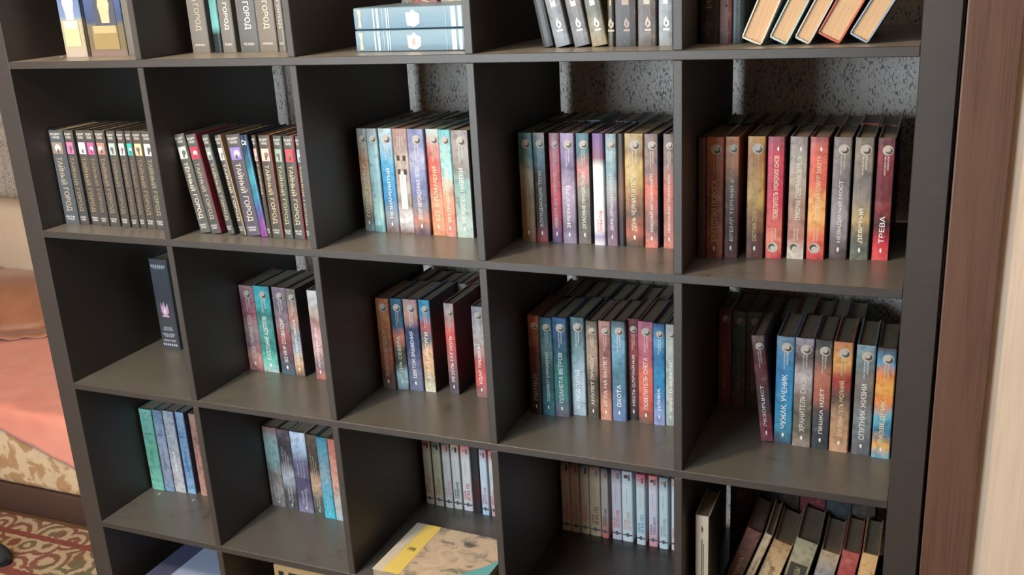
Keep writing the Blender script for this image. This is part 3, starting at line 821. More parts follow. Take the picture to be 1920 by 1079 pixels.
    ('C4', 'moon', 1.3275, 0.168, 0.7646, 0.0195, 0.2051, 0.135, 0, 'a0a8a8 98a4a4 a8b0ac 8a9894', '', 'ЗАБЫТЫЙ БЕРЕГ', 'pale grey half-hidden', 'e0e4e0|'),
    ('C5', 'moon', 1.5086, 0.153, 0.7646, 0.0225, 0.205, 0.135, -6.2, '7a6460 5a2c30 6a3034 4a3438 4a3a40 7a2c38 7a3440', '', 'ЭКЗОРЦИСТ', 'maroon leaning', 'd4ccc8|'),
    ('C5', 'moon', 1.5311, 0.1518, 0.7646, 0.0309, 0.207, 0.135, 0, '7090a8 3c80b0 1c7cb4 1c84b8 1c84b4 2f88a8 3a3c50', '', 'ЧУЖАК. УЧЕНИК', 'cyan-blue', 'dce0e0|'),
    ('C5', 'moon', 1.5637, 0.1507, 0.7646, 0.0315, 0.208, 0.135, 0, 'a098a8 4c4440 b0a8b0 8a7f7c 5c5a4c 6a645a 948478', '', 'ХРАНИТЕЛЬ СНОВ', 'grey and lilac marbled', 'ccc4bc|'),
    ('C5', 'moon', 1.597, 0.1495, 0.7646, 0.0286, 0.208, 0.135, 0, '4c4c50 5c5654 b06a54 a05848 4a484c 3c3e48 3c4048', '', 'ПЕШКА ИДЁТ', 'charcoal and copper', 'dcd8d0|'),
    ('C5', 'moon', 1.6277, 0.1483, 0.7646, 0.0315, 0.208, 0.135, 0, 'd08050 d8a050 a03434 5a4840 b08868 b08460 c89878', '', 'ЗАКЛИНАТЕЛЬ МОЛНИЙ', 'orange and tan', 'd0bc9c|'),
    ('C5', 'moon', 1.6653, 0.1472, 0.7646, 0.0307, 0.2064, 0.135, 0, '8ca8b4 6a7c80 7a706a 6a6460 7a8488 6a6c74 5c5c64', '', 'СПУТНИК ЖИЗНИ', 'steel-grey', 'd8d8d4|'),
    ('C5', 'moon', 1.6988, 0.146, 0.7646, 0.03, 0.2054, 0.135, 0, '54504e 3a98c4 e08030 e0a038 e07c28 5ab0c8 2f6c94 e8a840 60a8c4', '', 'РАЗВЕДЧИК', 'orange and blue', 'dccca0|'),
    ('D1', 'plain', 0.0073, 0.165, 0.4073, 0.0378, 0.221, 0.13, 0, '6ab0a0 5fa090 4a9080 5a9f8f 6ab0a0', '', '', 'seafoam-green', '4a8078|'),
    ('D1', 'plain', 0.0455, 0.1678, 0.4073, 0.0286, 0.221, 0.13, 0, '6a84a0 8094b0 7a88a0 8088a0 7090b0', '', '', 'slate-blue', '5a6880|'),
    ('D1', 'plain', 0.0746, 0.1705, 0.4073, 0.0346, 0.221, 0.13, 0, '98a0b0 a0a4b0 9094a4 a8a8b0 b0b0b4', '4a5068', '', 'silver-grey', 'd8dce4|'),
    ('D1', 'plain', 0.1101, 0.1733, 0.4073, 0.0271, 0.221, 0.13, 0, '7c9cbc 6a8cb4 5a84b0 7aa4c8', '4a4a60', '', 'cornflower-blue', '4a6484|'),
    ('D1', 'plain', 0.1504, 0.176, 0.4073, 0.0192, 0.221, 0.13, 0, 'a87f70 9a7066 a07468 b08474', '', '', 'dusty-brown half-hidden', '8a5a50|'),
    ('D2', 'stripes', 0.353, 0.189, 0.4073, 0.0393, 0.209, 0.135, 0, '8a5c54 8fb0b0 80a8ac 7a7470 8f8884 7a7270', '', '', 'rust and pale aqua', 'b8c4c4|'),
    ('D2', 'stripes', 0.3946, 0.187, 0.4073, 0.0351, 0.209, 0.135, 0, '6a5860 4a4448 5a5458 a0a8b8 4c4c54 4a4850', '', '', 'smoky grey', 'c0b8b0|'),
    ('D2', 'stripes', 0.4327, 0.185, 0.4073, 0.0418, 0.209, 0.135, 0, 'd0dcec b0c4e0 6a6480 4c4868 544f6c 7a7898', '', '', 'white-topped indigo', 'b8b4c4|'),
    ('D2', 'stripes', 0.4777, 0.183, 0.4073, 0.0289, 0.209, 0.135, 0, '6a5c4c 5a4a40 4a3c38 c09a80 5a5c58 4a5450', '', '', 'brown and tan', 'c4b498|'),
    ('D2', 'stripes', 0.5088, 0.181, 0.4073, 0.0291, 0.209, 0.135, 0, '3f8ca4 5aa0b4 7a98a4 5a98b4 2fa0bc 1fb0cc', '', '', 'bright turquoise', 'a8c8d0|'),
    ('D2', 'stripes', 0.5399, 0.179, 0.4073, 0.0221, 0.209, 0.135, 0, 'c86c58 d8886c d08c74 b0a8a0 90b0bc', '', '', 'salmon half-hidden', 'c8c4c0|'),
    ('D3', 'white', 0.7082, 0.312, 0.4073, 0.021, 0.168, 0.095, 0, '7a3034 c0bca8@.21 bcb8a4 c8b8a8', '', '', 'white, dull red top', 'c86a50|'),
    ('D3', 'white', 0.734, 0.311, 0.4073, 0.0211, 0.168, 0.095, 0, '4a4440 b8b89c@.21 b4b498 c4b8a4', '', '', 'white, dark top', 'c88040|'),
    ('D3', 'white', 0.7605, 0.31, 0.4073, 0.0197, 0.168, 0.095, 0, '4a4444 d4d0d0@.21 d0cccc d4ccc8', '', '', 'white, pink lettering', 'd09890|'),
    ('D3', 'white', 0.7832, 0.309, 0.4073, 0.0205, 0.168, 0.095, 0, 'a8805c d4d4d0@.21 d0d0cc d8c8c4', '', '', 'white, tan top and navy lettering', '3a4458|'),
    ('D3', 'white', 0.8085, 0.308, 0.4073, 0.023, 0.168, 0.095, 0, 'c85458 d8d4d0@.21 d8d4d0 d8d0d0', '', '', 'white, red top and red lettering', 'd04454|'),
    ('D3', 'bare', 0.8342, 0.307, 0.4073, 0.0206, 0.168, 0.095, 0, '2a282c 2c2a2e 4a2428 28262a', '', '', 'black', '8a3038|'),
    ('D3', 'white', 0.8576, 0.306, 0.4073, 0.0176, 0.168, 0.095, 0, 'a87c88 d0dce8@.21 ccdae8 b8d0e4', '', '', 'bluish white, pink lettering', 'd05068|'),
    ('D3', 'white', 0.8809, 0.305, 0.4073, 0.0128, 0.168, 0.095, 0, 'c85458 dcd8d4@.21 dcd8d4 d8a098', '', '', 'white, mostly hidden by divider', 'd04454|'),
    ('D4', 'white', 1.0561, 0.3, 0.4073, 0.0206, 0.17, 0.1, 0, '5a504c c4b4ac@.21 c0b0a8 b4a4a0', '', '', 'greyish white, red lettering', 'c85050|'),
    ('D4', 'white', 1.0783, 0.2995, 0.4073, 0.0207, 0.17, 0.1, 0, '5a504c c8b4ac@.21 c4b4a8 b8a8a0', '', '', 'dusty white, bold red lettering', 'cc4c4c|'),
    ('D4', 'white', 1.1003, 0.299, 0.4073, 0.0207, 0.17, 0.1, 0, '4a403c c4b09c@.21 c0ac98 b8ac84', '', '', 'ivory, red lettering', 'd04848|'),
    ('D4', 'white', 1.1226, 0.2985, 0.4073, 0.0247, 0.17, 0.1, 0, '5c5038 c8b498@.21 c4b090 c8b088', '', '', 'ivory, brown lettering', '7a4c38|'),
    ('D4', 'white', 1.1497, 0.298, 0.4073, 0.0156, 0.17, 0.1, 0, '4a4044 ccbcb4@.21 c8b4ac d87068', '', '', 'pinkish white, black lettering', '4c4848|'),
    ('D4', 'white', 1.173, 0.2975, 0.4073, 0.0211, 0.17, 0.1, 0, '6a5464 d4ccd8@.21 d0c8d4 d0ccd4', '', '', 'lilac-white, salmon lettering', 'd87468|'),
    ('D4', 'white', 1.1965, 0.297, 0.4073, 0.0234, 0.17, 0.1, 0, '98a0ac d0dce0@.21 ccd8dc d0d8dc', '', '', 'cool white, pale salmon lettering', 'e0a090|'),
    ('D4', 'white', 1.2291, 0.2965, 0.4073, 0.0194, 0.17, 0.1, 0, 'b83c60 d0dcdc@.21 c8d8dc ccd4dc', '', '', 'white, magenta top and blue lettering', '4c9cbc|'),
    ('D4', 'white', 1.2563, 0.296, 0.4073, 0.0188, 0.17, 0.1, 0, 'c8604c dcd4e0@.21 d4ccd8 e08c98', '', '', 'white, orange top and navy lettering', '5c5c74|'),
    ('D4', 'white', 1.2793, 0.2955, 0.4073, 0.019, 0.17, 0.1, 0, '7c8890 ccdce0@.21 c8d8dc c8dce0', '', '', 'white, grey top and grey lettering', '98a4b0|'),
    ('D4', 'white', 1.3054, 0.295, 0.4073, 0.0129, 0.17, 0.1, 0, 'c09070 d4d8e0@.21 d4d8e0 d8c8c8', '', '', 'white, sliver beside divider', 'b06050|'),
    ('A1', 'bust1', 0.0674, 0.09, 1.479, 0.0591, 0.27, 0.19, 0, '526089 6076a2@.55 6d83a8@.7 a89f83@.74 a59879@.9 b1a59f', '', '', 'white and blue encyclopedia', 'e8e0dc|'),
    ('A1', 'bust2', 0.134, 0.09, 1.479, 0.0973, 0.27, 0.19, 0, '415179 465783@.6 3e4e70@.74 6b6351@.77 6d6044@.92 837070', '', '', 'blue and olive encyclopedia', 'd8b898|'),
    ('A1', 'bare', 0.2328, 0.09, 1.479, 0.0194, 0.27, 0.19, 0, '6b675d 6a665f 65625c', '', '', 'plain taupe', 'e8e4e0|'),
    ('A2', 'secretlow', 0.3731, 0.12, 1.479, 0.0434, 0.207, 0.135, 0, '6b6661 726d68 736e69', '', 'ТАЙНЫЙ ГОРОД', 'wide taupe-grey', 'b4a890|'),
    ('A2', 'bare', 0.4288, 0.1192, 1.479, 0.0186, 0.207, 0.135, 0, '173239 5da4a8@.75 172428 243232', '', '', 'teal-striped black', 'a8d8d8|'),
    ('A2', 'secretlow', 0.4507, 0.1184, 1.479, 0.0318, 0.207, 0.135, 0, '73706b 6e6b68 706d68', '', 'ТАЙНЫЙ ГОРОД', 'mid-grey', 'e4e0d4|'),
    ('A2', 'secretlow', 0.492, 0.1176, 1.479, 0.045, 0.207, 0.135, 0, '666361 616163 5a5e5d', '', 'ТАЙНЫЙ ГОРОД', 'dark grey and lilac', 'ece4d4|'),
    ('A2', 'secretlow', 0.5397, 0.1168, 1.479, 0.0421, 0.207, 0.135, 0, '736b64 756d64 736d64', '', 'ТАЙНЫЙ ГОРОД', 'warm grey', 'd4c8b0|'),
    ('A2', 'secretlow', 0.5852, 0.116, 1.479, 0.0169, 0.207, 0.135, 0, '6e6863 6b645d 68635d', '', 'ТАЙНЫЙ ГОРОД', 'narrow grey, beside the divider', 'c8bca8|'),
    ('A4', 'bare', 1.1413, 0.082, 1.479, 0.0195, 0.207, 0.135, -11, '31302c 2c2b27 292724', '', '', 'black leaning', '6a665c|'),
    ('A4', 'flame', 1.1651, 0.0817, 1.479, 0.0269, 0.207, 0.135, -12.5, '909393 8d8d8d 717478@.8 7b7f86@.92 788693', '', 'СТАНЦИЯ', 'stormy grey leaning', 'f0ece4|'),
    ('A4', 'flame', 1.1983, 0.0814, 1.479, 0.0273, 0.207, 0.135, -11.5, '788290 908986 786a67 686363 717178', '', 'ГОРИЗОНТ', 'grey-brown leaning', 'f0ece4|'),
    ('A4', 'flame', 1.2282, 0.0811, 1.479, 0.0271, 0.207, 0.135, -9.5, '716e6a 6a6756 5c5b4b 5c5b48 97865c', '', 'РУБЕЖ', 'olive leaning', 'f4f0e4|'),
    ('A4', 'flame', 1.2567, 0.0809, 1.479, 0.0104, 0.207, 0.135, 0, '4f483d 4d463a 4f483a', '', 'ТРОПА', 'drab olive', 'b0a898|'),
    ('A4', 'flame', 1.2685, 0.0806, 1.479, 0.0361, 0.207, 0.135, 0, '4d332c 5b3730 3f3029 332c29', '', 'ПУТЬ В БЕЗДНУ', 'dark russet', 'a89890|'),
    ('A4', 'flame', 1.3072, 0.0803, 1.479, 0.0306, 0.207, 0.135, 0, '766760 6a5c56 5c4f48 5c524b', '', 'ОСОБНЯК', 'mottled brown', 'c0b8ac|'),
    ('A4', 'flame', 1.3415, 0.08, 1.479, 0.0229, 0.207, 0.135, 0, '90939a 899097 868d93', '', 'МИРНЫЕ', 'pale grey', 'f4f4f0|'),
]
count = {}
for (cell, sty, x0, y, z, w, h, d, lean, stops, side, title, colr, tcol) in BOOKS:
    rnd = random.Random(cell + str(x0))
    i = count.get(cell, 0)
    count[cell] = i + 1
    amp = .015 if sty in ('secret', 'secretlow', 'tome', 'white', 'white2', 'bust1', 'bust2', 'bare') else .09
    jit = rnd.uniform(-.0015, .0025)
    nm = {'white': 'paperback_book', 'flame': 'paperback_book', 'plain': 'softcover_book', 'bust1': 'encyclopedia_volume', 'bust2': 'encyclopedia_volume'}.get(sty, 'hardback_book')
    bk = make_book(nm, x0, y + jit, z, w, h, d, lean, stops, side, amp)
    decorate(cover_of(bk), sty, w, h, title, tcol, rnd)
    noun = SER.get(sty, 'fantasy hardback')
    if colr.split()[-1] in ('encyclopedia',):
        noun = 'volume'
    front = ' front-row' if cell in ('B3', 'B4', 'B5', 'C5') else ''
    tag(bk, '%s%s %s, %s from left %s' % (colr, front, noun, ORD[i], cubby(cell)), 'book', 'books in the %s cubby of the %s' % (COLN[int(cell[1])], ROWN[cell[0]]))

# second rows standing behind the front rows: only their tops and a few spines show
BACK = {
    'B3': (.705, [(.026, '6a6458'), (.03, '7a5c50'), (.028, '8a8478'), (.027, '5f8488'), (.03, '3f4a54'), (.026, '6a4a44'), (.028, '5a5450'), (.03, 'b8a49c'), (.03, '4a4440')]),
    'B4': (1.055, [(.03, '4a3c34'), (.03, '3c3430'), (.029, '5a4c44'), (.03, '5a7c84'), (.028, '6a8a94'), (.03, '7a7470'), (.028, '5a98ac'), (.03, '8a8480'), (.03, '7cb0bc')]),
    'B5': (1.405, [(.03, '3a2c28'), (.03, '2f3a3c'), (.03, '4a342c'), (.03, '3a3430'), (.028, '4a3830'), (.03, '5a3c34'), (.03, 'a0705c'), (.029, '5c6874'), (.031, 'b85c4c'), (.033, 'a87860')]),
    'C4': (1.06, [(.03, '3a3430'), (.03, '2f3c44'), (.03, '4a4038'), (.03, '4a5c60'), (.03, '2c3448'), (.028, '3a3430'), (.03, 'a04a4c'), (.03, '3c3a38'), (.03, '4a4844')]),
    'C3': (.72, [(.03, '3c342e'), (.03, '6a6258'), (.03, '4a3c34'), (.022, '8a8880'), (.02, '8c8c88'), (.026, 'b83444'), (.03, '3a3634'), (.03, '4a4644')]),
    'C5': (1.4022, [(.026, '6a342c 8a3c30 6a3028'), (.027, '4a7078 3c5454 6a4a34'), (.030, '5a7478 6a3c34 4a4c44'), (.03, '4a3a34'), (.03, '3c3836'), (.032, 'a8443c'), (.03, '3a3634'), (.03, '4a403a'), (.03, '3c3630')]),
}
for cell, (x, items) in BACK.items():
    z = SHELF['ABCDE'.index(cell[0])]
    for i, (w, st) in enumerate(items):
        rnd = random.Random(cell + 'k' + str(i))
        yb = .312 if cell in ('C3',) else .287
        hh = .2 + rnd.uniform(-.003, .004)
        bk = make_book('hardback_book', x, yb, z, w - .0008, hh, .408 - yb - .002, 0, st if ' ' in st else st + ' ' + st, '', .06)
        if i < 3 and cell == 'C5':
            swirl(cover_of(bk), .08 * w, .902 * hh, .27 * w)
            letters(cover_of(bk), 'title_lettering', ('ТЕНИ ПРОШЛОГО', 'СЕВЕРНЫЙ ВЕТЕР', 'ГОЛОС КАМНЯ')[i], 'up', 0, .38 * hh, .42 * hh, .22 * w, '8a8070')
        else:
            swirl(cover_of(bk), .08 * w, .902 * hh, .27 * w)
        tag(bk, 'back-row book behind the front spines, %s from left %s' % (ORD[i], cubby(cell)), 'book', 'back-row books in the %s cubby of the %s' % (COLN[int(cell[1])], ROWN[cell[0]]))
        x += w

# ------------------------------------------------------------------ two blue volumes lying flat, with books standing behind them (top row, middle cubby)
def flat_book(name, x0, y0, z, length, thick, depth, stops, yaw=0, amp=.012):
    """a book that lies flat, spine to the front: its height runs along x"""
    bk = empty(name, (x0, y0, z + .0002), (0, 0, R(yaw)))
    SEED[0] += 1
    sub = cover_mesh(thick, length, depth, .004)
    m = Matrix(((0, 0, 1, 0), (0, 1, 0, 0), (-1, 0, 0, thick / 2), (0, 0, 0, 1)))
    sub.transform(m)
    pg = page_mesh(thick, length, depth)
    pg.transform(m)
    k = plain(stops, .4) if ' ' not in stops else mat_cover(stops, '', thick, SEED[0], amp)
    obj('cover', sub, k, bk)
    obj('page_block', pg, M['pages'], bk)
    return bk


for q, (zz, lab) in enumerate(((SHELF[0], 'lower blue-grey cloth volume lying flat in middle cubby of top row'),
                               (SHELF[0] + .0392, 'upper blue-grey cloth volume lying on its twin in middle top-row cubby'))):
    L, th = .232, .0378
    bk = flat_book('cloth_volume', .786 + .002 * q, .071 - .003 * q, zz, L, th, .16, '7a98a8 6f90a4 6488a0', -2)
    zc = th / 2
    silver, gold = plain('c8d8e0', .4), plain('d8cca8', .4)
    lay = [(rect(xx * L, (xx + ww) * L, .002, th - .002), 0) for xx, ww in
           ((.17, .012), (.20, .022), (.255, .003), (.285, .010), (.305, .008), (.80, .003), (.845, .040), (.905, .028))]
    for a_ in lay:
        flat_poly(cover_of(bk), 'silver_band', [a_], [silver])
    flat_poly(cover_of(bk), 'gold_ornament', [([(.035 * L, .004), (.065 * L, .004), (.058 * L, zc), (.068 * L, th - .004), (.030 * L, th - .004), (.042 * L, zc)], 0)], [gold])
    cx = .52 * L
    flat_poly(cover_of(bk), 'crest', [([(cx - .012, .006), (cx + .002, .003), (cx + .013, .009), (cx + .014, .024), (cx + .006, .028), (cx, .033), (cx - .006, .027), (cx - .014, .028), (cx - .013, .016)], 0),
                            ([(cx - .003, .010), (cx + .003, .012), (cx + .001, .024), (cx - .005, .020)], 1)], [plain('ece4e0', .5), plain('c89c94' if q == 0 else 'd8d0cc', .5)])
    letters(cover_of(bk), 'volume_lettering', 'ТОМ II' if q else 'ТОМ III', 'up', .211 * L, zc, .024, .006, '8aa0ac', -.0002)
    tag(bk, lab, 'book', 'blue-grey volumes lying flat in the top row')
for q, (xx, ww, st, lab) in enumerate(((.815, .052, '9a4c54 a8606a b07a7c', 'dusty red book standing behind the flat blue volumes'),
                                       (.874, .046, 'a8a49c a0a49c c8b4ac', 'grey picture book standing behind the flat blue volumes'),
                                       (.925, .060, 'a09c94 b0a8a4 c0b8b4', 'pale grey book standing behind flat blue volumes, nearest the divider'))):
    bk = make_book('hardback_book', xx, .245, SHELF[0], ww, .235, .15, 0, st, '', .05)
    letters(cover_of(bk), 'title_lettering', ('АЛЬБОМ', 'СКАЗКИ', 'ПОЭМЫ')[q], 'up', 0, .12, .09, .3 * ww, 'd8d0c8')
    tag(bk, lab, 'book')

# ------------------------------------------------------------------ books standing on their spines, page edges to the front (top row, right)
for q, (xr, wd, lean, st, lab) in enumerate((
        (1.509, .0325, 22.5, 'd8d0c4 d0c8b8', 'leaning book with white cover, leftmost of five showing page edges'),
        (1.546, .0285, 26, '8cb8bc a8c4c0', 'leaning book with pale teal cover, second of five showing page edges'),
        (1.579, .0245, 27, 'b0b4bc c4c0bc', 'leaning book with silvery blue cover, middle of five showing page edges'),
        (1.622, .0360, 28, 'b04c38 c05c44', 'leaning book with red-orange cover, fourth of five showing page edges'),
        (1.661, .0300, 30, '9cb4c4 90a8bc', 'leaning book with light blue cover, rightmost of five showing page edges'))):
    a = R(lean)
    base = Matrix(((-1, 0, 0), (0, 0, 1), (0, 1, 0)))
    rot = (Matrix.Rotation(a, 3, 'Y') @ base).to_euler()
    bk = empty('hardback_book', (xr - wd * math.cos(a) / 2, .046, SHELF[0] + wd * math.sin(a) / 2 + .0003), rot)
    SEED[0] += 1
    obj('cover', cover_mesh(wd, .2, .13, .005, .0022), mat_cover(st, '', .2, SEED[0], .01), bk)
    obj('page_block', page_mesh(wd, .2, .13), M['tanpages'], bk)
    tag(bk, lab, 'book', 'books resting on their spines in the rightmost cubby of the top row')
x = 1.404
for q, (ww, st, nm, hh) in enumerate(((.03, '1c1a18 1c1a18', 'black book upright against the divider, left of dark red book', .2),
                                      (.021, '7a3c34 8a4438 6a342c', 'dark red upright book left of the leaning page-edge books', .21),
                                      (.018, '2c3434 24302f', 'dark green upright book between red book and leaning books', .2))):
    bk = make_book('hardback_book', x, .10, SHELF[0], ww - .0006, hh, .14, 0, st, '', .04)
    letters(cover_of(bk), 'title_lettering', ('ИСТОРИЯ', 'РОМАНЫ', 'СЛОВАРЬ')[q], 'up', 0, .1, .09, .3 * ww, '6a6258')
    tag(bk, nm + ' in top row', 'book')
    x += ww

# ------------------------------------------------------------------ worn old books leaning in the fourth row, right
zb = SHELF[3]
bk = make_book('hardback_book', 1.4125, .045, zb, .0255, .2475, .1, 0, 'd0c0a8 c4b49c b4a488', '2a2622', .02)
flat_poly(cover_of(bk), 'ornament_print', [([(-.002, .218), (.001, .212), (.002, .222), (-.001, .228)], 0)], [plain('6a5440', .6)])
flat_poly(cover_of(bk), 'ornament_print', [(rect(-.0012, .0004, .11, .20), 0)], [plain('6a5440', .6)])
flat_poly(cover_of(bk), 'ornament_print', [(rect(.002, .0032, .08, .19), 0)], [plain('6a5440', .6)])
tag(bk, 'thin cream upright book with brown ornament beside leaning worn books', 'book', 'worn old books in the rightmost cubby of the fourth row')
OLD = ((1.4888, .584, .0295, 19.3, '7a4c44 6a443c 5c4a38 6a4638', '4a382c', 'worn dark red-brown leaning book, first of the tilted row', 'b09878'),
       (1.5215, .576, .0150, 19.0, 'd0b48c c8a880 b89468', '', 'narrow cream leaning book with frayed spine, second of the tilted row', '8a6c48'),
       (1.5385, .568, .0360, 17.5, 'a88458 c8a878 b08c60', '8a6a44', 'tan leaning book with torn spine, third of the tilted row', '7a5c3c'),
       (1.5786, .5775, .0410, 13.5, '949078 a09874 5c5640 6a6248', '4a4434', 'greenish grey leaning book with dark title patch, fourth of tilted row', '3c3a2c'),
       (1.6240, .562, .0345, 11.0, 'b49c78 8c8c8c 84888c 7c7468', '6a3c30', 'grey cloth leaning book with cream top, fifth of the tilted row', '5c5c60'),
       (1.6608, .567, .0310, 8.5, 'b8584c 9a2c34 8c2430', '9c2030', 'scarlet leaning book, sixth of the tilted row', 'd8b090'),
       (1.6950, .570, .0290, 7.0, 'd8a868 c8a060 5c5468', 'a83c48', 'ochre leaning book nearest the right panel, last of tilted row', '7a4434'))
for q, (xt, zt, ww, lean, st, sd, lab, tcx) in enumerate(OLD):
    a = R(lean)
    hh = (zt - zb - ww * math.sin(a)) / math.cos(a)
    bk = empty('worn_book', (xt + ww / 2 * math.cos(a) - hh * math.sin(a), .148 + .003 * (q % 2), zb + ww / 2 * math.sin(a) + .0003), (0, a, 0))
    SEED[0] += 1
    obj('cover', cover_mesh(ww, hh, .128, .005), mat_cover(st, sd, hh, SEED[0], .05), bk)
    obj('page_block', page_mesh(ww, hh, .128), M['pages'], bk)
    if q == 3:
        flat_poly(cover_of(bk), 'title_patch', [(rect(-.4 * ww, .36 * ww, .35 * hh, .68 * hh), 0)], [plain('3c3a2e', .6)])
        tcx = 'a89c78'
    letters(cover_of(bk), 'title_lettering', ('ПОВЕСТЬ', 'СТИХИ', 'СОЧИНЕНИЯ', 'РАССКАЗЫ', 'МЕМУАРЫ', 'ДРАМЫ', 'ОЧЕРКИ')[q], 'up', 0, .50 * hh, .26 * hh, .26 * ww, tcx, -.0003)
    tag(bk, lab, 'book', 'worn old books in the rightmost cubby of the fourth row')
x = 1.43
for q in range(6):
    ww = (.045, .05, .042, .05, .048, .044)[q]
    bk = make_book('hardback_book', x, .288, zb, ww - .001, .215 + .012 * (q % 3), .118, 0, ('4a342c 3c2c24', '2c3438 2c3034', '3a302a 3a302a', '6a2c30 5a2428', '3a4448 2c3438', '4a4038 3c342e')[q], '', .04)
    tag(bk, 'dark back-row book behind the tilted worn books, %s from left in fourth row' % ORD[q], 'book', 'back-row books behind the worn books')
    x += ww


# ------------------------------------------------------------------ magazine lying in front of the white paperbacks
def flat_top(parent, name, pts, z, mat):
    me = bpy.data.meshes.new(name)
    me.from_pydata([(x, y, z) for x, y in pts], [], [list(range(len(pts)))])
    return obj(name, me, mat, parent)


def mat_mapart():
    k = NT('magazine_cover_print')
    v = k.coords((1, 1, 1), rot=(0, 0, .5))
    a = k.noise(v, 22, 4, .55, 1.2)
    b = k.noise(v, 9, 2)
    s = k.math('ADD', k.math('MULTIPLY', a, .65), k.math('MULTIPLY', b, .35))
    k.color(k.ramp(s, [(.36, (.12, .105, .085, 1)), (.43, (.33, .28, .22, 1)), (.50, (.60, .46, .33, 1)), (.66, (.68, .56, .42, 1))]))
    k.set(Roughness=.4)
    return k.m


mg = empty('magazine', (.737, .010, zb + .0002), (0, 0, R(-2)))
mw, md, mt = .242, .192, .017
obj('back_cover', box(0, mw, 0, md, 0, .0015), plain('8a6a50', .5), mg)
obj('page_block', box(.002, mw - .001, .001, md - .001, .0015, mt - .0015), M['pages'], mg)
obj('front_cover', box(0, mw, 0, md, mt - .0015, mt), mat_mapart(), mg)
flat_top(mg, 'white_margin', [(0, 0), (.023, 0), (.023, md), (0, md)], mt + .0002, plain('d8ccb8', .45))
flat_top(mg, 'yellow_band', [(.023, 0), (.064, 0), (.062, md), (.025, md)], mt + .0004, plain('ecd070', .45))
flat_top(mg, 'sea_print', [(.15, 0), (mw, 0), (mw, .12), (.215, .08), (.185, .045)], mt + .0003, plain('6cb0b4', .45))
pts, polys = text_mesh('1990')
me = bpy.data.meshes.new('date_lettering')
me.from_pydata([(.034 + a * .018, .085 + b * .014, mt + .0007) for a, b in pts], [], polys)
obj('date_lettering', me, plain('5c5030', .5), mg)
tag(mg, 'thick flat magazine with yellow band and tan picture cover, in front of white paperbacks', 'magazine')

# ------------------------------------------------------------------ bottom row: a stack of albums, and a tan box with black squares
ze = SHELF[4]
for q in range(4):
    th = .0445
    a0 = ze + q * (th + .0003)
    al = empty('album', (.040 + .002 * (q % 2), .030, a0 + .0002))
    obj('back_cover', box(0, .288, 0, .30, 0, .002), plain('5c6070', .5), al)
    obj('page_block', box(.003, .285, .003, .297, .002, th - .002), M['pages'], al)
    obj('front_cover', box(0, .288, 0, .30, th - .002, th), plain('aab4d0', .22, .5), al)
    flat_top(al, 'spine_band', [(0, 0), (.062, 0), (.062, .30), (0, .30)], th + .0002, plain('50526c', .35))
    tag(al, ('bottom', 'second', 'third', 'topmost')[q] + ' flat pale blue album with dark band, in leftmost bottom cubby stack', 'album', 'flat albums stacked in the leftmost bottom cubby')
bx = empty('tan_box', (.404, .1, ze + .0002))
bt = .259
obj('body', box(0, .24, 0, .22, 0, bt, .002), plain('b89468', .7), bx)
flat_poly(bx, 'black_squares', [(rect(x0, x1, bt - .055, bt - .014), 0) for x0, x1 in ((.014, .028), (.042, .070), (.084, .112), (.126, .154), (.168, .196))], [plain('2c2826', .6)])
tag(bx, 'tan box printed with black squares, in second cubby of bottom row', 'box')

# paper crumbs on the shelves
for xx, yy, zz, lab in ((.052, .093, SHELF[0], 'tiny white paper scrap on top shelf beside the encyclopedia'),
                        (.045, .148, SHELF[3], 'tiny white scrap before the green softcover on fourth shelf'),
                        (.150, .150, SHELF[3], 'tiny white scrap before the blue softcover on fourth shelf')):
    bm = bmesh.new()
    bm_box(bm, -.0012, .0012, -.004, .004, 0, .0012)
    bmesh.ops.bevel(bm, geom=bm.edges[:], offset=.0003, segments=1, affect='EDGES')
    tag(obj('paper_scrap', mesh(bm), plain('e4e0d8'), None, (xx, yy, zz + .0002)), lab, 'scrap')

# ------------------------------------------------------------------ carpet, sofa bed, bedspread, pillow, slipper
bm = bmesh.new()
bm_box(bm, -2.3, 1.75, -2.2, .458, -.0138, -.0006)
tag(obj('carpet', mesh(bm), M['carpet']), 'oriental carpet in red, olive and cream on the floor', 'carpet')

sofa = empty('sofa_bed', (-1.45, .98, -.0138))
tag(sofa, 'low sofa bed with beige floral front and dark brown plinth, left of bookcase', 'sofa')
X0, X1 = -1.05, 1.035


def sbox(name, a, bev, mat, seg=3):
    m = box(*a, bev, seg)
    m.polygons.foreach_set('use_smooth', [True] * len(m.polygons))
    return obj(name, m, mat, sofa)


sbox('plinth', (X0, X1, -.492, .50, .0002, .1025), .006, plain('4a342c', .6), 2)
sbox('seat', (X0, X1, -.498, .50, .1027, .385), .03, M['floral'])
back = sbox('backrest', (X0, X1, .30, .47, .30, .815), .06, M['cream'], 5)

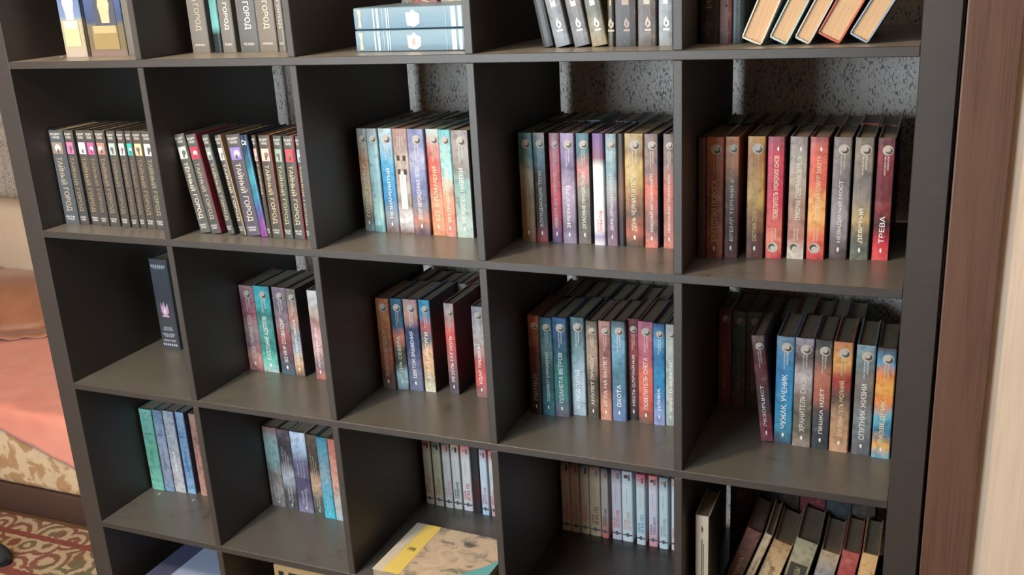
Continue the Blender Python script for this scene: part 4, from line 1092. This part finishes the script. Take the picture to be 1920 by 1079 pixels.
# bedspread: lies on the seat and hangs over the front with a slanting hem
bm = bmesh.new()
nx, ny = 90, 60
rows = []
rnd = random.Random(4)
for i in range(nx + 1):
    x = -2.46 + (2.46 - .425) * i / nx
    hem = .331 - .33 * (x + .89)
    hem = max(.2, min(.36, hem))
    drop = .378 - hem
    run = 1.30 - .476
    row = []
    for j in range(ny + 1):
        s = (run + .03 + drop) * j / ny
        wob = .004 * math.sin(x * 19 + s * 7) + .003 * math.sin(x * 43 - s * 15)
        if s < run:
            y, z = 1.30 - s, .3765 + max(0, wob) * .9
            if s > run - .25:
                z += .003 * math.sin((x * 30 + s * 50)) * (s - run + .25) / .25 + .003
        else:
            u = min(1, (s - run) / .03)
            y = .476 - .012 * math.sin(u * math.pi / 2)
            z = .3765 - max(0, s - run - .012) + .004 * (1 - u)
            y -= .002 + .004 * abs(math.sin(x * 24 + s * 9)) * min(1, max(0, s - run) * 12)
        row.append(bm.verts.new((x, y, z)))
    rows.append(row)
for i in range(nx):
    for j in range(ny):
        bm.faces.new((rows[i][j], rows[i][j + 1], rows[i + 1][j + 1], rows[i + 1][j]))
bmesh.ops.recalc_face_normals(bm, faces=bm.faces[:])
sp = obj('bedspread', mesh(bm, smooth=True), M['blanket'])
md_ = sp.modifiers.new('thick', 'SOLIDIFY')
md_.thickness, md_.offset = .003, 1
tag(sp, 'coral red bedspread draped over the sofa bed', 'bedspread')


def cushion(sx, sy, sz, n=28, m=14, pw=.55):
    bm = bmesh.new()
    bmesh.ops.create_uvsphere(bm, u_segments=n, v_segments=m, radius=1)
    for v in bm.verts:
        c = v.co
        k = max(abs(c.x), abs(c.y), 1e-6)
        r = math.hypot(c.x, c.y)
        f = 1 + (.32 * (r / k - 1) if r > 0 else 0)
        x, y = c.x * f, c.y * f
        z = math.copysign(abs(c.z) ** 1.0, c.z)
        v.co = (x * sx, y * sy, z * sz * (.78 + .22 * math.cos(x * 3) * math.cos(y * 3)))
    return mesh(bm, smooth=True)


pil = empty('pillow', (-1.58, 1.08, .474), (R(14), R(6), R(24)))
k = NT('brown_satin')
k.color(k.ramp(k.noise(k.coords(), 9, 3), [(.3, (.26, .10, .045, 1)), (.7, (.40, .17, .085, 1))]))
k.set(Roughness=.5, Sheen_Weight=.3)
obj('pillow_body', cushion(.36, .22, .085), k.m, pil)
bm = bmesh.new()
n = 96
ring = []
for i in range(n):
    a = 2 * math.pi * i / n
    ca, sa = math.cos(a), math.sin(a)
    kk = max(abs(ca), abs(sa))
    f = 1 + .32 * (1 / kk - 1)
    wv = .006 * math.sin(i * 1.9)
    ring.append((bm.verts.new((ca * f * .35, sa * f * .212, wv * .3 - .002)), bm.verts.new((ca * f * .40, sa * f * .26, wv - .006))))
for i in range(n):
    a, b = ring[i], ring[(i + 1) % n]
    bm.faces.new((a[0], a[1], b[1], b[0]))
fr = obj('ruffle', mesh(bm, smooth=True), k.m, pil)
s2 = fr.modifiers.new('thick', 'SOLIDIFY')
s2.thickness = .002
tag(pil, 'brown satin pillow with ruffled edge on the coral bedspread', 'pillow')

sl = empty('slipper', (-.812, .225, -.0004), (0, 0, R(6)))
tag(sl, 'dark slipper on the carpet at the lower left corner', 'slipper')


def outline(s, n=32):
    pts = []
    for i in range(n):
        a = 2 * math.pi * i / n
        x = math.cos(a) * .135
        y = math.sin(a) * (.040 + .008 * math.cos(a)) * s
        pts.append((x * (.97 + .03 * s), y))
    return pts


obj('sole', prism(outline(1), 0, .014), plain('1c1c1e', .6), sl)
bm = bmesh.new()
n, m = 20, 10
grid = []
for i in range(n + 1):
    t_ = i / n
    x = -.01 + .142 * t_
    hw = (.047 - .006 * (1 - t_)) * math.sqrt(max(0, 1 - max(0, (t_ - .45) / .55) ** 2.2))
    hh = .052 * math.sqrt(max(0, 1 - max(0, (t_ - .15) / .85) ** 2.4)) + .002
    grid.append([bm.verts.new((x, hw * math.cos(math.pi * j / m), .012 + hh * math.sin(math.pi * j / m))) for j in range(m + 1)])
for i in range(n):
    for j in range(m):
        bm.faces.new((grid[i][j], grid[i + 1][j], grid[i + 1][j + 1], grid[i][j + 1]))
bmesh.ops.recalc_face_normals(bm, faces=bm.faces[:])
up = obj('upper', mesh(bm, smooth=True), plain('2c2e34', .7), sl)
s3 = up.modifiers.new('thick', 'SOLIDIFY')
s3.thickness = .003
